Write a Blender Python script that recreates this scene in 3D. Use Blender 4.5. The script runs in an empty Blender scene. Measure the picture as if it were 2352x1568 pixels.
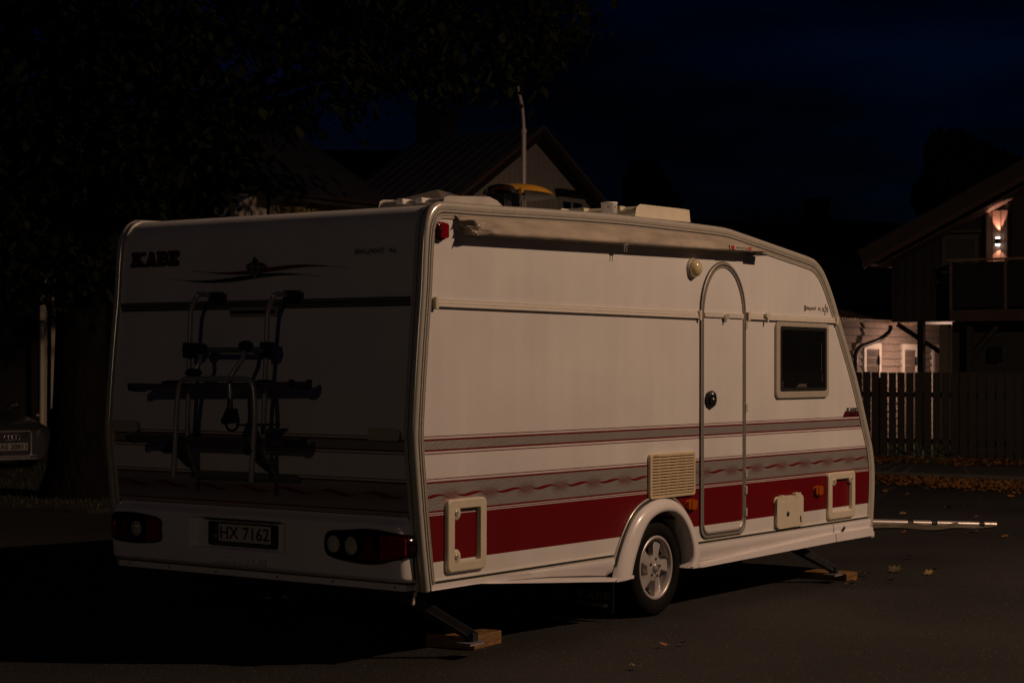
import bpy, math, random
from mathutils import Vector, Matrix
from math import radians, sin, cos, pi, sqrt, atan2
random.seed(7)
# ------------------------------------------------------------------ camera, world, lamps
scene = bpy.context.scene
COL = scene.collection
CX, CY, CZ = -8.24, -6.475, 1.673
FPX, YAW, PITCH, ROLL = 4292.2, radians(35.448), radians(.765), radians(.1487)
fw = Vector((cos(PITCH)*cos(YAW), cos(PITCH)*sin(YAW), sin(PITCH)))
rt0 = Vector((sin(YAW), -cos(YAW), 0)); up0 = rt0.cross(fw)
rt = cos(ROLL)*rt0 + sin(ROLL)*up0; up = -sin(ROLL)*rt0 + cos(ROLL)*up0
CAM = Vector((CX, CY, CZ))
cd = bpy.data.cameras.new('camera'); cam = bpy.data.objects.new('camera', cd); COL.objects.link(cam)
cam.matrix_world = Matrix(((rt.x, up.x, -fw.x, CX), (rt.y, up.y, -fw.y, CY), (rt.z, up.z, -fw.z, CZ), (0, 0, 0, 1)))
cd.sensor_width = 36; cd.lens = FPX/2352*36; cd.clip_end = 2000
cd.dof.use_dof = True; cd.dof.focus_distance = 12.0; cd.dof.aperture_fstop = 6.3
scene.camera = cam
scene.view_settings.view_transform = 'Standard'; scene.view_settings.look = 'None'
scene.view_settings.exposure = 0; scene.view_settings.gamma = 1
scene.cycles.use_denoising = True
scene.cycles.max_bounces = 6
scene.cycles.sample_clamp_indirect = 2.0

w = bpy.data.worlds.new('World'); scene.world = w; w.use_nodes = True
nt = w.node_tree; nt.nodes.clear()
out = nt.nodes.new('ShaderNodeOutputWorld'); bg = nt.nodes.new('ShaderNodeBackground')
sky = nt.nodes.new('ShaderNodeTexSky'); sky.sky_type = 'NISHITA'; sky.sun_disc = False
sky.sun_elevation = radians(-2.6); sky.sun_rotation = radians(140); sky.ozone_density = 4.0
tc = nt.nodes.new('ShaderNodeTexCoord'); mp = nt.nodes.new('ShaderNodeMapping')
mp.inputs['Scale'].default_value = (1.2, 1.2, 5.0)
nz = nt.nodes.new('ShaderNodeTexNoise'); nz.inputs['Scale'].default_value = 2.6; nz.inputs['Detail'].default_value = 5
mr = nt.nodes.new('ShaderNodeMapRange'); mr.inputs[1].default_value = .36; mr.inputs[2].default_value = .66
mr.inputs[3].default_value = .12; mr.inputs[4].default_value = 1.4
mx = nt.nodes.new('ShaderNodeMix'); mx.data_type = 'RGBA'; mx.blend_type = 'MULTIPLY'; mx.inputs[0].default_value = 1
tint = nt.nodes.new('ShaderNodeMix'); tint.data_type = 'RGBA'; tint.blend_type = 'MULTIPLY'; tint.inputs[0].default_value = 1
tint.inputs[7].default_value = (.12, .75, 1.15, 1)
L = nt.links.new
L(tc.outputs['Generated'], mp.inputs[0]); L(mp.outputs[0], nz.inputs['Vector']); L(nz.outputs[0], mr.inputs[0])
L(sky.outputs[0], tint.inputs[6]); L(tint.outputs[2], mx.inputs[6]); L(mr.outputs[0], mx.inputs[7])
L(mx.outputs[2], bg.inputs[0]); bg.inputs[1].default_value = 0.07; L(bg.outputs[0], out.inputs[0])

def lamp(name, kind, loc, power, color, radius=.1, aim=None, angle=None, blend=None):
    d = bpy.data.lights.new(name, kind); d.energy = power; d.color = color
    if kind != 'SUN': d.shadow_soft_size = radius
    o = bpy.data.objects.new(name, d); COL.objects.link(o); o.location = loc
    if aim is not None:
        o.rotation_euler = (Vector(aim)-Vector(loc)).to_track_quat('-Z', 'Y').to_euler()
    if kind == 'SPOT': d.spot_size = angle; d.spot_blend = blend
    return o
# the street lamps of the place, standing outside the frame
lamp('street_lamp_light', 'SPOT', (6.0, -10.0, 9.4), 3700, (1, .652, .43), .10, aim=(6.0, -9.99, 0), angle=radians(180), blend=.37)
lamp('far_lamp_light', 'POINT', (-12.5, -3.6, 4.6), 108, (1, .73, .50), .12)

# ------------------------------------------------------------------ picture-to-place measuring helpers
def _ray(px, py): return fw*FPX + rt*(px-1176) - up*(py-784)
def PS(px, py, Y=0.):
    d = _ray(px, py); return CAM + d*((Y-CY)/d.y)
def PR(px, py, X=0.):
    d = _ray(px, py); return CAM + d*((X-CX)/d.x)
def PG(px, py, Z=0.):
    d = _ray(px, py); return CAM + d*((Z-CZ)/d.z)
def PD(px, py, dep):
    d = _ray(px, py); return CAM + d*(dep/d.dot(fw))
def L1(u, v): return (232.7+u/3.0476, 428.7+v/3.0476)
def L2(u, v): return (232.7+u/3.0476, 906.5+v/3.0476)
def RK(k, u, v, X): return PR(*k(u, v), X)

# ------------------------------------------------------------------ materials
def mat(name, col, rough=.5, metal=0., var=.0, vscale=8., bump=0., bscale=80., bdist=.002, spec=.5, emit=None, estr=0, coat=0, btype='NOISE', stretch=None):
    m = bpy.data.materials.new(name); m.use_nodes = True
    n = m.node_tree.nodes; l = m.node_tree.links.new; p = n['Principled BSDF']
    p.inputs['Base Color'].default_value = (*col, 1); p.inputs['Roughness'].default_value = rough
    p.inputs['Metallic'].default_value = metal; p.inputs['Specular IOR Level'].default_value = spec
    p.inputs['Coat Weight'].default_value = coat; p.inputs['Coat Roughness'].default_value = .08
    if emit: p.inputs['Emission Color'].default_value = (*emit, 1); p.inputs['Emission Strength'].default_value = estr
    t = n.new('ShaderNodeTexCoord'); src = t.outputs['Object']
    if stretch:
        mpn = n.new('ShaderNodeMapping'); mpn.inputs['Scale'].default_value = stretch; l(src, mpn.inputs[0]); src = mpn.outputs[0]
    if var:
        z = n.new('ShaderNodeTexNoise'); z.inputs['Scale'].default_value = vscale; z.inputs['Detail'].default_value = 6
        r = n.new('ShaderNodeValToRGB'); r.color_ramp.elements[0].position = .3; r.color_ramp.elements[1].position = .7
        r.color_ramp.elements[0].color = (*[c*(1-var) for c in col], 1); r.color_ramp.elements[1].color = (*[min(1, c*(1+var)) for c in col], 1)
        l(src, z.inputs['Vector']); l(z.outputs[0], r.inputs[0]); l(r.outputs[0], p.inputs['Base Color'])
    if bump:
        if btype == 'NOISE':
            z = n.new('ShaderNodeTexNoise'); z.inputs['Scale'].default_value = bscale; z.inputs['Detail'].default_value = 3; o_ = z.outputs[0]
        else:
            z = n.new('ShaderNodeTexVoronoi'); z.inputs['Scale'].default_value = bscale; z.feature = 'SMOOTH_F1'; o_ = z.outputs[0]
        b = n.new('ShaderNodeBump'); b.inputs['Strength'].default_value = bump; b.inputs['Distance'].default_value = bdist
        l(src, z.inputs['Vector']); l(o_, b.inputs['Height']); l(b.outputs[0], p.inputs['Normal'])
    return m

RED = (.155, .0012, .0045)
WHITE = (.74, .72, .70)
M = {}
M['gel'] = mat('white_gelcoat', (.82, .785, .78), .28, var=.04, vscale=3, bump=.15, bscale=6, bdist=.003, coat=.3)
M['cream'] = mat('cream_plastic', (.66, .60, .46), .38, var=.05, vscale=12)
M['ventcream'] = mat('vent_cream', (.66, .54, .34), .4, var=.05, vscale=12)
M['alu'] = mat('trim_aluminium', (.62, .59, .53), .3, .75, var=.08, vscale=20)
M['railw'] = mat('rail_white', (.72, .68, .61), .3, .1, var=.04, vscale=30)
M['trimw'] = mat('pale_trim', (.70, .66, .58), .24, .4, var=.06, vscale=30)
M['black'] = mat('black_rubber', (.012, .012, .013), .6, var=.3, vscale=40, bump=.2, bscale=200)
M['plblack'] = mat('black_plastic', (.014, .014, .016), .35, var=.2, vscale=30)
M['tube'] = mat('rack_tube', (.50, .48, .46), .38, .5, var=.1, vscale=30)
M['railgrey'] = mat('rack_channel', (.13, .135, .145), .4, .5, var=.15, vscale=30)
M['glass'] = mat('dark_glass', (.006, .006, .007), .06, spec=.5, var=.1)
M['winframe'] = mat('window_frame_grey', (.42, .38, .32), .4, var=.06, vscale=15)
M['redlens'] = mat('red_lens', (.22, .002, .006), .12, var=.2, vscale=60, bump=.6, bscale=90, bdist=.004, btype='V')
M['redpaint'] = mat('red_foil', RED, .3)
M['darkfoil'] = mat('dark_foil', (.02, .012, .012), .35)
M['blackfoil'] = mat('black_foil', (.008, .008, .009), .35)
M['amber'] = mat('amber_lens', (.36, .075, .006), .12, var=.25, vscale=60, bump=.5, bscale=90, bdist=.003, btype='V')
M['clearlens'] = mat('clear_lens', (.95, .82, .55), .14, .5, var=.3, vscale=90, bump=1., bscale=170, bdist=.008, btype='V')
M['lampdark'] = mat('lamp_housing', (.010, .002, .003), .12, var=.2, vscale=30)
M['triangle'] = mat('reflector_red', (.10, .004, .008), .3, bump=.4, bscale=300, btype='V')
M['tyre'] = mat('tyre_rubber', (.007, .0065, .006), .8, var=.25, vscale=25, bump=.3, bscale=120, spec=.15)
M['wheel'] = mat('alloy_silver', (.62, .58, .57), .36, .45, var=.06, vscale=40)
M['lampdome'] = mat('cream_lamp_dome', (.62, .52, .30), .16, coat=.5)
M['yellow'] = mat('yellow_shell', (.44, .22, .02), .3, var=.12, vscale=9, coat=.3)
M['steel'] = mat('galvanised_steel', (.70, .64, .60), .30, .6, var=.12, vscale=14, bump=.1, bscale=60)
M['jack'] = mat('jack_steel', (.05, .05, .052), .4, .5, var=.2, vscale=25)
M['pad'] = mat('jack_pad_steel', (.38, .35, .36), .4, .5, var=.15, vscale=25)
M['chassis'] = mat('chassis_dark', (.01, .01, .01), .7)
M['letterpale'] = mat('pale_lettering', (.40, .36, .32), .5)
M['rearrail'] = mat('rear_rail_grey', (.20, .19, .18), .4, .4)
M['carplate'] = mat('plate_grey', (.34, .31, .28), .5, var=.08)
M['platewhite'] = mat('plate_white', (.62, .60, .55), .4, var=.04)
M['platetxt'] = mat('plate_text', (.01, .01, .01), .5)
M['flagblue'] = mat('plate_blue', (.02, .035, .16), .4)
M['leafbrown'] = mat('dry_leaf', (.34, .15, .035), .6, var=.45, vscale=30)
M['leafpale'] = mat('pale_leaf', (.30, .22, .07), .6, var=.3, vscale=30)

def wood_mat(name, c1, c2, st=(2, 14, 14)):
    m = mat(name, c1, .6, var=.01); n = m.node_tree.nodes; l = m.node_tree.links.new; p = n['Principled BSDF']
    t = n.new('ShaderNodeTexCoord'); mpn = n.new('ShaderNodeMapping'); mpn.inputs['Scale'].default_value = st
    z = n.new('ShaderNodeTexNoise'); z.inputs['Scale'].default_value = 3; z.inputs['Detail'].default_value = 8; z.inputs['Distortion'].default_value = 1.2
    r = n.new('ShaderNodeValToRGB'); r.color_ramp.elements[0].position = .3; r.color_ramp.elements[1].position = .68
    r.color_ramp.elements[0].color = (*c2, 1); r.color_ramp.elements[1].color = (*c1, 1)
    l(t.outputs['Object'], mpn.inputs[0]); l(mpn.outputs[0], z.inputs['Vector']); l(z.outputs[0], r.inputs[0]); l(r.outputs[0], p.inputs['Base Color'])
    b = n.new('ShaderNodeBump'); b.inputs['Strength'].default_value = .3; b.inputs['Distance'].default_value = .003; l(z.outputs[0], b.inputs['Height']); l(b.outputs[0], p.inputs['Normal'])
    return m
M["block"] = wood_mat("block_timber", (.28, .155, .055), (.11, .055, .02), (3, 3, 30))

def livery():
    """White aluminium sheet with its printed bands (by height) and the stucco emboss."""
    m = bpy.data.materials.new('caravan_sheet'); m.use_nodes = True
    n = m.node_tree.nodes; l = m.node_tree.links.new; p = n['Principled BSDF']
    t = n.new('ShaderNodeTexCoord'); s = n.new('ShaderNodeSeparateXYZ'); l(t.outputs['Object'], s.inputs[0])
    silver = (.60, .56, .54); SW = WHITE
    bands = [(0, SW), (.566, RED), (.570, silver), (.574, RED), (.830, silver), (.834, RED), (.838, silver), (.845, RED), (.856, silver),
             (1.010, RED), (1.022, silver), (1.026, SW), (1.0335, RED), (1.0365, SW), (1.175, RED), (1.178, silver), (1.182, SW), (1.191, RED),
             (1.201, silver), (1.252, RED), (1.262, silver), (1.266, SW), (1.271, RED), (1.275, SW)]
    def ramp(vals, lo, hi):
        mrn = n.new('ShaderNodeMapRange'); mrn.inputs[1].default_value = lo; mrn.inputs[2].default_value = hi
        l(s.outputs['Z'], mrn.inputs[0]); r = n.new('ShaderNodeValToRGB'); r.color_ramp.interpolation = 'CONSTANT'
        e = r.color_ramp.elements; first = True
        for z, c in vals:
            pos = max(0, min(1, (z-lo)/(hi-lo)))
            if first: e[0].position = pos; e[0].color = (*c, 1); first = False
            else: k = e.new(pos); k.color = (*c, 1)
        if len(e) > len(vals): e.remove(e[-1])
        l(mrn.outputs[0], r.inputs[0]); return r
    rA = ramp(bands, 0, 1.4)
    met = [(0, (0, 0, 0)), (.845, (0, 0, 0)), (.856, (1, 1, 1)), (1.010, (0, 0, 0)), (1.201, (1, 1, 1)), (1.252, (0, 0, 0))]
    rB = ramp(met, 0, 1.4)
    # soft red shading round the swooshes in the wide silver band
    spray = n.new('ShaderNodeMath'); spray.operation = 'SUBTRACT'; spray.inputs[1].default_value = .935; l(s.outputs['Z'], spray.inputs[0])
    ab = n.new('ShaderNodeMath'); ab.operation = 'ABSOLUTE'; l(spray.outputs[0], ab.inputs[0])
    fz = n.new('ShaderNodeMapRange'); fz.interpolation_type = 'SMOOTHSTEP'; fz.inputs[1].default_value = .055; fz.inputs[2].default_value = 0; fz.inputs[3].default_value = 0; fz.inputs[4].default_value = 1; l(ab.outputs[0], fz.inputs[0])
    def mth(op, a, b):
        q = n.new('ShaderNodeMath'); q.operation = op
        for i_, v_ in enumerate((a, b)):
            if isinstance(v_, (int, float)): q.inputs[i_].default_value = v_
            else: l(v_, q.inputs[i_])
        return q.outputs[0]
    phA = mth('MULTIPLY', mth('SUBTRACT', s.outputs['X'], .255), 2*pi/.374); phB = mth('MULTIPLY', mth('SUBTRACT', s.outputs['X'], 3.165), 2*pi/.390)
    sel = mth('GREATER_THAN', s.outputs['X'], 3.0)
    pm1 = mth('MULTIPLY', phA, mth('SUBTRACT', 1.0, sel)); pm2 = mth('MULTIPLY', phB, sel)
    ph = n.new('ShaderNodeMath'); ph.operation = 'ADD'; l(pm1, ph.inputs[0]); l(pm2, ph.inputs[1])
    sx = n.new('ShaderNodeMath'); sx.operation = 'COSINE'; l(ph.outputs[0], sx.inputs[0])
    fx = n.new('ShaderNodeMapRange'); fx.interpolation_type = 'SMOOTHSTEP'; fx.inputs[1].default_value = -.5; fx.inputs[2].default_value = 1; fx.inputs[3].default_value = 0; fx.inputs[4].default_value = .62; l(sx.outputs[0], fx.inputs[0])
    mul = n.new('ShaderNodeMath'); mul.operation = 'MULTIPLY'; l(fz.outputs[0], mul.inputs[0]); l(fx.outputs[0], mul.inputs[1])
    mixc = n.new('ShaderNodeMix'); mixc.data_type = 'RGBA'; mixc.inputs[7].default_value = (.34, .035, .035, 1)
    l(mul.outputs[0], mixc.inputs[0]); l(rA.outputs[0], mixc.inputs[6])
    # faint dirt
    dz = n.new('ShaderNodeTexNoise'); dz.inputs['Scale'].default_value = 1.6; dz.inputs['Detail'].default_value = 8; l(t.outputs['Object'], dz.inputs['Vector'])
    dr = n.new('ShaderNodeMapRange'); dr.inputs[1].default_value = .3; dr.inputs[2].default_value = .7; dr.inputs[3].default_value = .90; dr.inputs[4].default_value = 1.03; l(dz.outputs[0], dr.inputs[0])
    mxx = n.new('ShaderNodeMix'); mxx.data_type = 'RGBA'; mxx.blend_type = 'MULTIPLY'; mxx.inputs[0].default_value = 1
    stm = n.new('ShaderNodeMapping'); stm.inputs['Scale'].default_value = (9, 9, .45); l(t.outputs['Object'], stm.inputs[0])
    stz = n.new('ShaderNodeTexNoise'); stz.inputs['Scale'].default_value = 1.0; stz.inputs['Detail'].default_value = 5; l(stm.outputs[0], stz.inputs['Vector'])
    sr = n.new('ShaderNodeMapRange'); sr.inputs[1].default_value = .42; sr.inputs[2].default_value = .62; sr.inputs[3].default_value = .972; sr.inputs[4].default_value = 1.0; l(stz.outputs[0], sr.inputs[0])
    dd = n.new('ShaderNodeMath'); dd.operation = 'MULTIPLY'; l(dr.outputs[0], dd.inputs[0]); l(sr.outputs[0], dd.inputs[1])
    l(mixc.outputs[2], mxx.inputs[6]); l(dd.outputs[0], mxx.inputs[7]); l(mxx.outputs[2], p.inputs['Base Color'])
    mt = n.new('ShaderNodeMath'); mt.operation = 'MULTIPLY'; mt.inputs[1].default_value = .66; l(rB.outputs[0], mt.inputs[0]); l(mt.outputs[0], p.inputs['Metallic'])
    p.inputs['Roughness'].default_value = .36
    # emboss: leather-like pebble
    mpn = n.new('ShaderNodeMapping'); mpn.inputs['Rotation'].default_value = (0, radians(25), 0); mpn.inputs['Scale'].default_value = (.62, 1, 1.1); l(t.outputs['Object'], mpn.inputs[0])
    v = n.new('ShaderNodeTexVoronoi'); v.feature = 'SMOOTH_F1'; v.inputs['Scale'].default_value = 105; l(mpn.outputs[0], v.inputs['Vector'])
    b = n.new('ShaderNodeBump'); b.inputs['Distance'].default_value = .0022
    st = n.new('ShaderNodeMapRange'); st.inputs[3].default_value = .22; st.inputs[4].default_value = 1.0; l(rB.outputs[0], st.inputs[0]); l(st.outputs[0], b.inputs['Strength'])
    l(v.outputs[0], b.inputs['Height']); l(b.outputs[0], p.inputs['Normal'])
    return m
M['sheet'] = livery()

# ------------------------------------------------------------------ mesh helpers
SPLIT = {'end_cap', 'hinge', 'wheel_bolt', 'clamp', 'baluster', 'tray_support', 'cross_bar', 'chrome_strip', 'ventilator_tab', 'flap_hinge', 'valance_screw', 'zip_pull', 'board_stop', 'lamp_lens', 'hinge_cover', 'dish_mast', 'dish_bracket', 'window_stay', 'label_emblem', 'flue_slot', 'rail', 'chimney_', 'drawbar', 'sill_rail', 'letter_arrow', 'downpipe_', 'window_hood', 'hinge_'}
class MB:
    def __init__(s): s.v = []; s.f = []; s.sm = []
    def add(s, vs, fs, smooth=False):
        o = len(s.v); s.v += [tuple(x) for x in vs]; s.f += [tuple(i+o for i in f) for f in fs]; s.sm += [smooth]*len(fs); return s
    def box(s, x0, x1, y0, y1, z0, z1):
        vs = [(x, y, z) for x in (x0, x1) for y in (y0, y1) for z in (z0, z1)]
        return s.add(vs, [(0, 1, 3, 2), (4, 6, 7, 5), (0, 4, 5, 1), (2, 3, 7, 6), (0, 2, 6, 4), (1, 5, 7, 3)])
    def beam(s, a, b, wd, ht, upv=(0, 0, 1)):
        a = Vector(a); b = Vector(b); d = (b-a).normalized(); u = Vector(upv); sd = d.cross(u).normalized(); u = sd.cross(d)
        vs = [p + sd*(sx*wd/2) + u*(sz*ht/2) for p in (a, b) for sx in (-1, 1) for sz in (-1, 1)]
        return s.add(vs, [(0, 1, 3, 2), (4, 6, 7, 5), (0, 4, 5, 1), (2, 3, 7, 6), (0, 2, 6, 4), (1, 5, 7, 3)])
    def tube(s, pts, r, n=12, cap=True, closed=False):
        pts = [Vector(p) for p in pts]; rr = r if isinstance(r, (list, tuple)) else [r]*len(pts)
        N = len(pts); prev = None; vs = []
        for i, p in enumerate(pts):
            a = pts[(i-1) % N] if closed else pts[max(i-1, 0)]; b = pts[(i+1) % N] if closed else pts[min(i+1, N-1)]
            d = (b-a).normalized()
            if prev is None: q = Vector((0, 0, 1)) if abs(d.z) < .9 else Vector((1, 0, 0)); u = (q - d*q.dot(d)).normalized()
            else: u = (prev - d*prev.dot(d)).normalized()
            prev = u; w_ = d.cross(u)
            vs += [p + (u*cos(2*pi*k/n) + w_*sin(2*pi*k/n))*rr[i] for k in range(n)]
        fs = []
        for i in range(N if closed else N-1):
            j = (i+1) % N
            fs += [(i*n+k, i*n+(k+1) % n, j*n+(k+1) % n, j*n+k) for k in range(n)]
        s.add(vs, fs, True)
        if cap and not closed:
            s.add(vs[:n], [tuple(range(n))[::-1]]); s.add(vs[-n:], [tuple(range(n))])
        return s
    def prism(s, poly, f0, f1):
        """poly: 2-D points; f0/f1 map a point to its back/front position."""
        n = len(poly); A = [f0(*p) for p in poly]; B = [f1(*p) for p in poly]
        s.add(A, [tuple(range(n))]); s.add(B, [tuple(range(n))[::-1]])
        return s.add(A+B, [(i, (i+1) % n, n+(i+1) % n, n+i) for i in range(n)])
    def loft(s, rows, smooth=True, closed=False):
        m = len(rows[0]); vs = [p for r in rows for p in r]; fs = []
        for i in range(len(rows)-1):
            for k in range(m if closed else m-1):
                k2 = (k+1) % m
                fs.append((i*m+k, i*m+k2, (i+1)*m+k2, (i+1)*m+k))
        return s.add(vs, fs, smooth)
    def ring(s, outer, inner, f0, f1):
        """flat frame between two equal-count loops."""
        return s.loft([[f0(*p) for p in outer], [f1(*p) for p in outer], [f1(*p) for p in inner], [f0(*p) for p in inner], [f0(*p) for p in outer]], False, True)
    def lathe(s, prof, org, ax, n=32, smooth=True):
        """prof: (radius, distance along ax) points."""
        ax = Vector(ax).normalized(); q = Vector((0, 0, 1)) if abs(ax.z) < .9 else Vector((1, 0, 0)); u = (q-ax*q.dot(ax)).normalized(); w_ = ax.cross(u); org = Vector(org)
        return s.loft([[org + ax*h + (u*cos(2*pi*k/n)+w_*sin(2*pi*k/n))*r for k in range(n)] for r, h in prof], smooth, True)
    def pieces(s):
        key = {}; par = list(range(len(s.v)))
        def fd(i):
            while par[i] != i: par[i] = par[par[i]]; i = par[i]
            return i
        for i, v in enumerate(s.v):
            k = tuple(round(c, 5) for c in v)
            if k in key: par[fd(i)] = fd(key[k])
            else: key[k] = i
        for f in s.f:
            for i in f[1:]: par[fd(i)] = fd(f[0])
        out_ = {}
        for f, sm in zip(s.f, s.sm):
            m_ = out_.setdefault(fd(f[0]), (MB(), {})); mb, mp_ = m_; idx = []
            for i in f:
                if i not in mp_: mp_[i] = len(mb.v); mb.v.append(s.v[i])
                idx.append(mp_[i])
            mb.f.append(tuple(idx)); mb.sm.append(sm)
        return [a[0] for a in out_.values()]
    def build(s, name, m, parent=None, bevel=0, seg=2, split=None):
        if split is None: split = name in SPLIT
        if split:
            ps = s.pieces()
            if len(ps) > 1: return [q.build(name, m, parent, bevel, seg, False) for q in ps][0]
        me = bpy.data.meshes.new(name); me.from_pydata(s.v, [], s.f); me.materials.append(m)
        me.polygons.foreach_set('use_smooth', s.sm); me.update()
        o = bpy.data.objects.new(name, me); COL.objects.link(o)
        if bevel:
            b = o.modifiers.new('bevel', 'BEVEL'); b.width = bevel; b.segments = seg; b.limit_method = 'ANGLE'; b.angle_limit = radians(35)
            wn = o.modifiers.new('weld', 'WELD'); wn.merge_threshold = .0002
            o.modifiers.move(1, 0)
        if parent:
            o.parent = parent; o.matrix_parent_inverse = Matrix.Translation(parent.location).inverted() if parent.parent is None and parent.type == 'EMPTY' else Matrix()
        return o
def tag(o, label, cat, group=None, kind=None):
    if label: o['label'] = label
    if cat: o['category'] = cat
    if group: o['group'] = group
    if kind: o['kind'] = kind
    return o
def thing(name, loc, label, cat, group=None):
    o = bpy.data.objects.new(name, None); COL.objects.link(o); o.location = loc; o.empty_display_size = .3
    return tag(o, label, cat, group)
def cat_rom(pts, k=4, closed=False):
    P = [Vector(p) for p in pts]; n = len(P); o = []
    for i in range(n if closed else n-1):
        g = (lambda j: P[j % n]) if closed else (lambda j: P[max(0, min(n-1, j))])
        a, b, c, d = g(i-1), g(i), g(i+1), g(i+2)
        for t in range(k):
            t = t/k; o.append(.5*((2*b)+(c-a)*t+(2*a-5*b+4*c-d)*t*t+(3*b-a-3*c+d)*t**3))
    if not closed: o.append(P[-1])
    return o
def rrect(x0, x1, z0, z1, r, k=6):
    o = []
    for cx, cz, a0 in ((x1-r, z1-r, 0), (x0+r, z1-r, 90), (x0+r, z0+r, 180), (x1-r, z0+r, 270)):
        o += [(cx+r*cos(radians(a0+90*i/k)), cz+r*sin(radians(a0+90*i/k))) for i in range(k+1)]
    return o
def SY(y): return lambda a, b: Vector((a, y, b))      # side plane
def SX(x): return lambda a, b: Vector((x, a, b))      # rear plane
def fillet(pts, r=.05, k=5):
    P = [Vector(p) for p in pts]; o = [P[0]]
    for i in range(1, len(P)-1):
        a = (P[i-1]-P[i]); b = (P[i+1]-P[i]); rr = min(r, a.length*.45, b.length*.45); a = P[i]+a.normalized()*rr; b = P[i]+b.normalized()*rr
        for t in range(k+1):
            t = t/k; o.append(a*(1-t)**2 + P[i]*2*t*(1-t) + b*t*t)
    return o+[P[-1]]
_dg = []
def text(body, mp_, x0, x1, z0, z1, name, m, parent, shear=0, bold=0):
    """lettering fitted into the box x0..x1, z0..z1; mp_(a,b) gives the position."""
    c = bpy.data.curves.new('t', 'FONT'); c.body = body; c.shear = shear; c.offset = bold; c.resolution_u = 3
    ob = bpy.data.objects.new('t', c); COL.objects.link(ob)
    dg = bpy.context.evaluated_depsgraph_get(); me = bpy.data.meshes.new_from_object(ob.evaluated_get(dg))
    vs = [v.co.copy() for v in me.vertices]; fs = [tuple(p.vertices) for p in me.polygons]
    bpy.data.objects.remove(ob); bpy.data.curves.remove(c); bpy.data.meshes.remove(me)
    ax = min(v.x for v in vs); bx = max(v.x for v in vs); az = min(v.y for v in vs); bz = max(v.y for v in vs)
    b = MB(); b.add([mp_(x0+(v.x-ax)/(bx-ax)*(x1-x0), z0+(v.y-az)/(bz-az)*(z1-z0)) for v in vs], fs)
    return b.build(name, m, parent)
def kabe(mpf, W_, H_, name, m, parent, shear=.0):
    """slab-serif K A B E drawn as strokes; mpf(a,b,k) position, a in 0..W_, b in 0..H_."""
    R = []
    def st(a0, b0, a1, b1, t):  # stroke quad
        d = Vector((a1-a0, b1-b0)); nrm = Vector((-d.y, d.x)).normalized()*t/2
        R.append([(a0+nrm.x, b0+nrm.y), (a1+nrm.x, b1+nrm.y), (a1-nrm.x, b1-nrm.y), (a0-nrm.x, b0-nrm.y)])
    def rc(a0, a1, b0, b1): R.append([(a0, b0), (a1, b0), (a1, b1), (a0, b1)])
    # K
    rc(.03, .11, 0, 1); rc(0, .15, .80, 1); rc(0, .15, 0, .20); st(.09, .45, .22, .95, .07); st(.12, .58, .24, .05, .08); rc(.18, .29, .82, 1); rc(.17, .30, 0, .18)
    # A
    st(.36, .05, .42, .97, .065); st(.42, .97, .48, .05, .075); rc(.31, .40, 0, .17); rc(.44, .53, 0, .17); rc(.37, .47, .30, .44); rc(.38, .45, .84, 1)
    # B
    rc(.57, .65, 0, 1); rc(.54, .66, .82, 1); rc(.54, .66, 0, .18); rc(.65, .73, .84, 1); rc(.65, .73, .42, .58); rc(.65, .73, 0, .16); rc(.71, .765, .54, .90); rc(.715, .775, .10, .47)
    # E
    rc(.82, .89, 0, 1); rc(.79, .99, .82, 1); rc(.79, .99, 0, .18); rc(.88, .95, .42, .58); rc(.94, 1, .66, 1); rc(.94, 1, 0, .34)
    b = MB()
    for k, q in enumerate(R):
        b.add([mpf((x+shear*y)*W_, y*H_, k) for x, y in q], [(0, 1, 2, 3)])
    return b.build(name, m, parent)
exec_blocks = True
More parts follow.
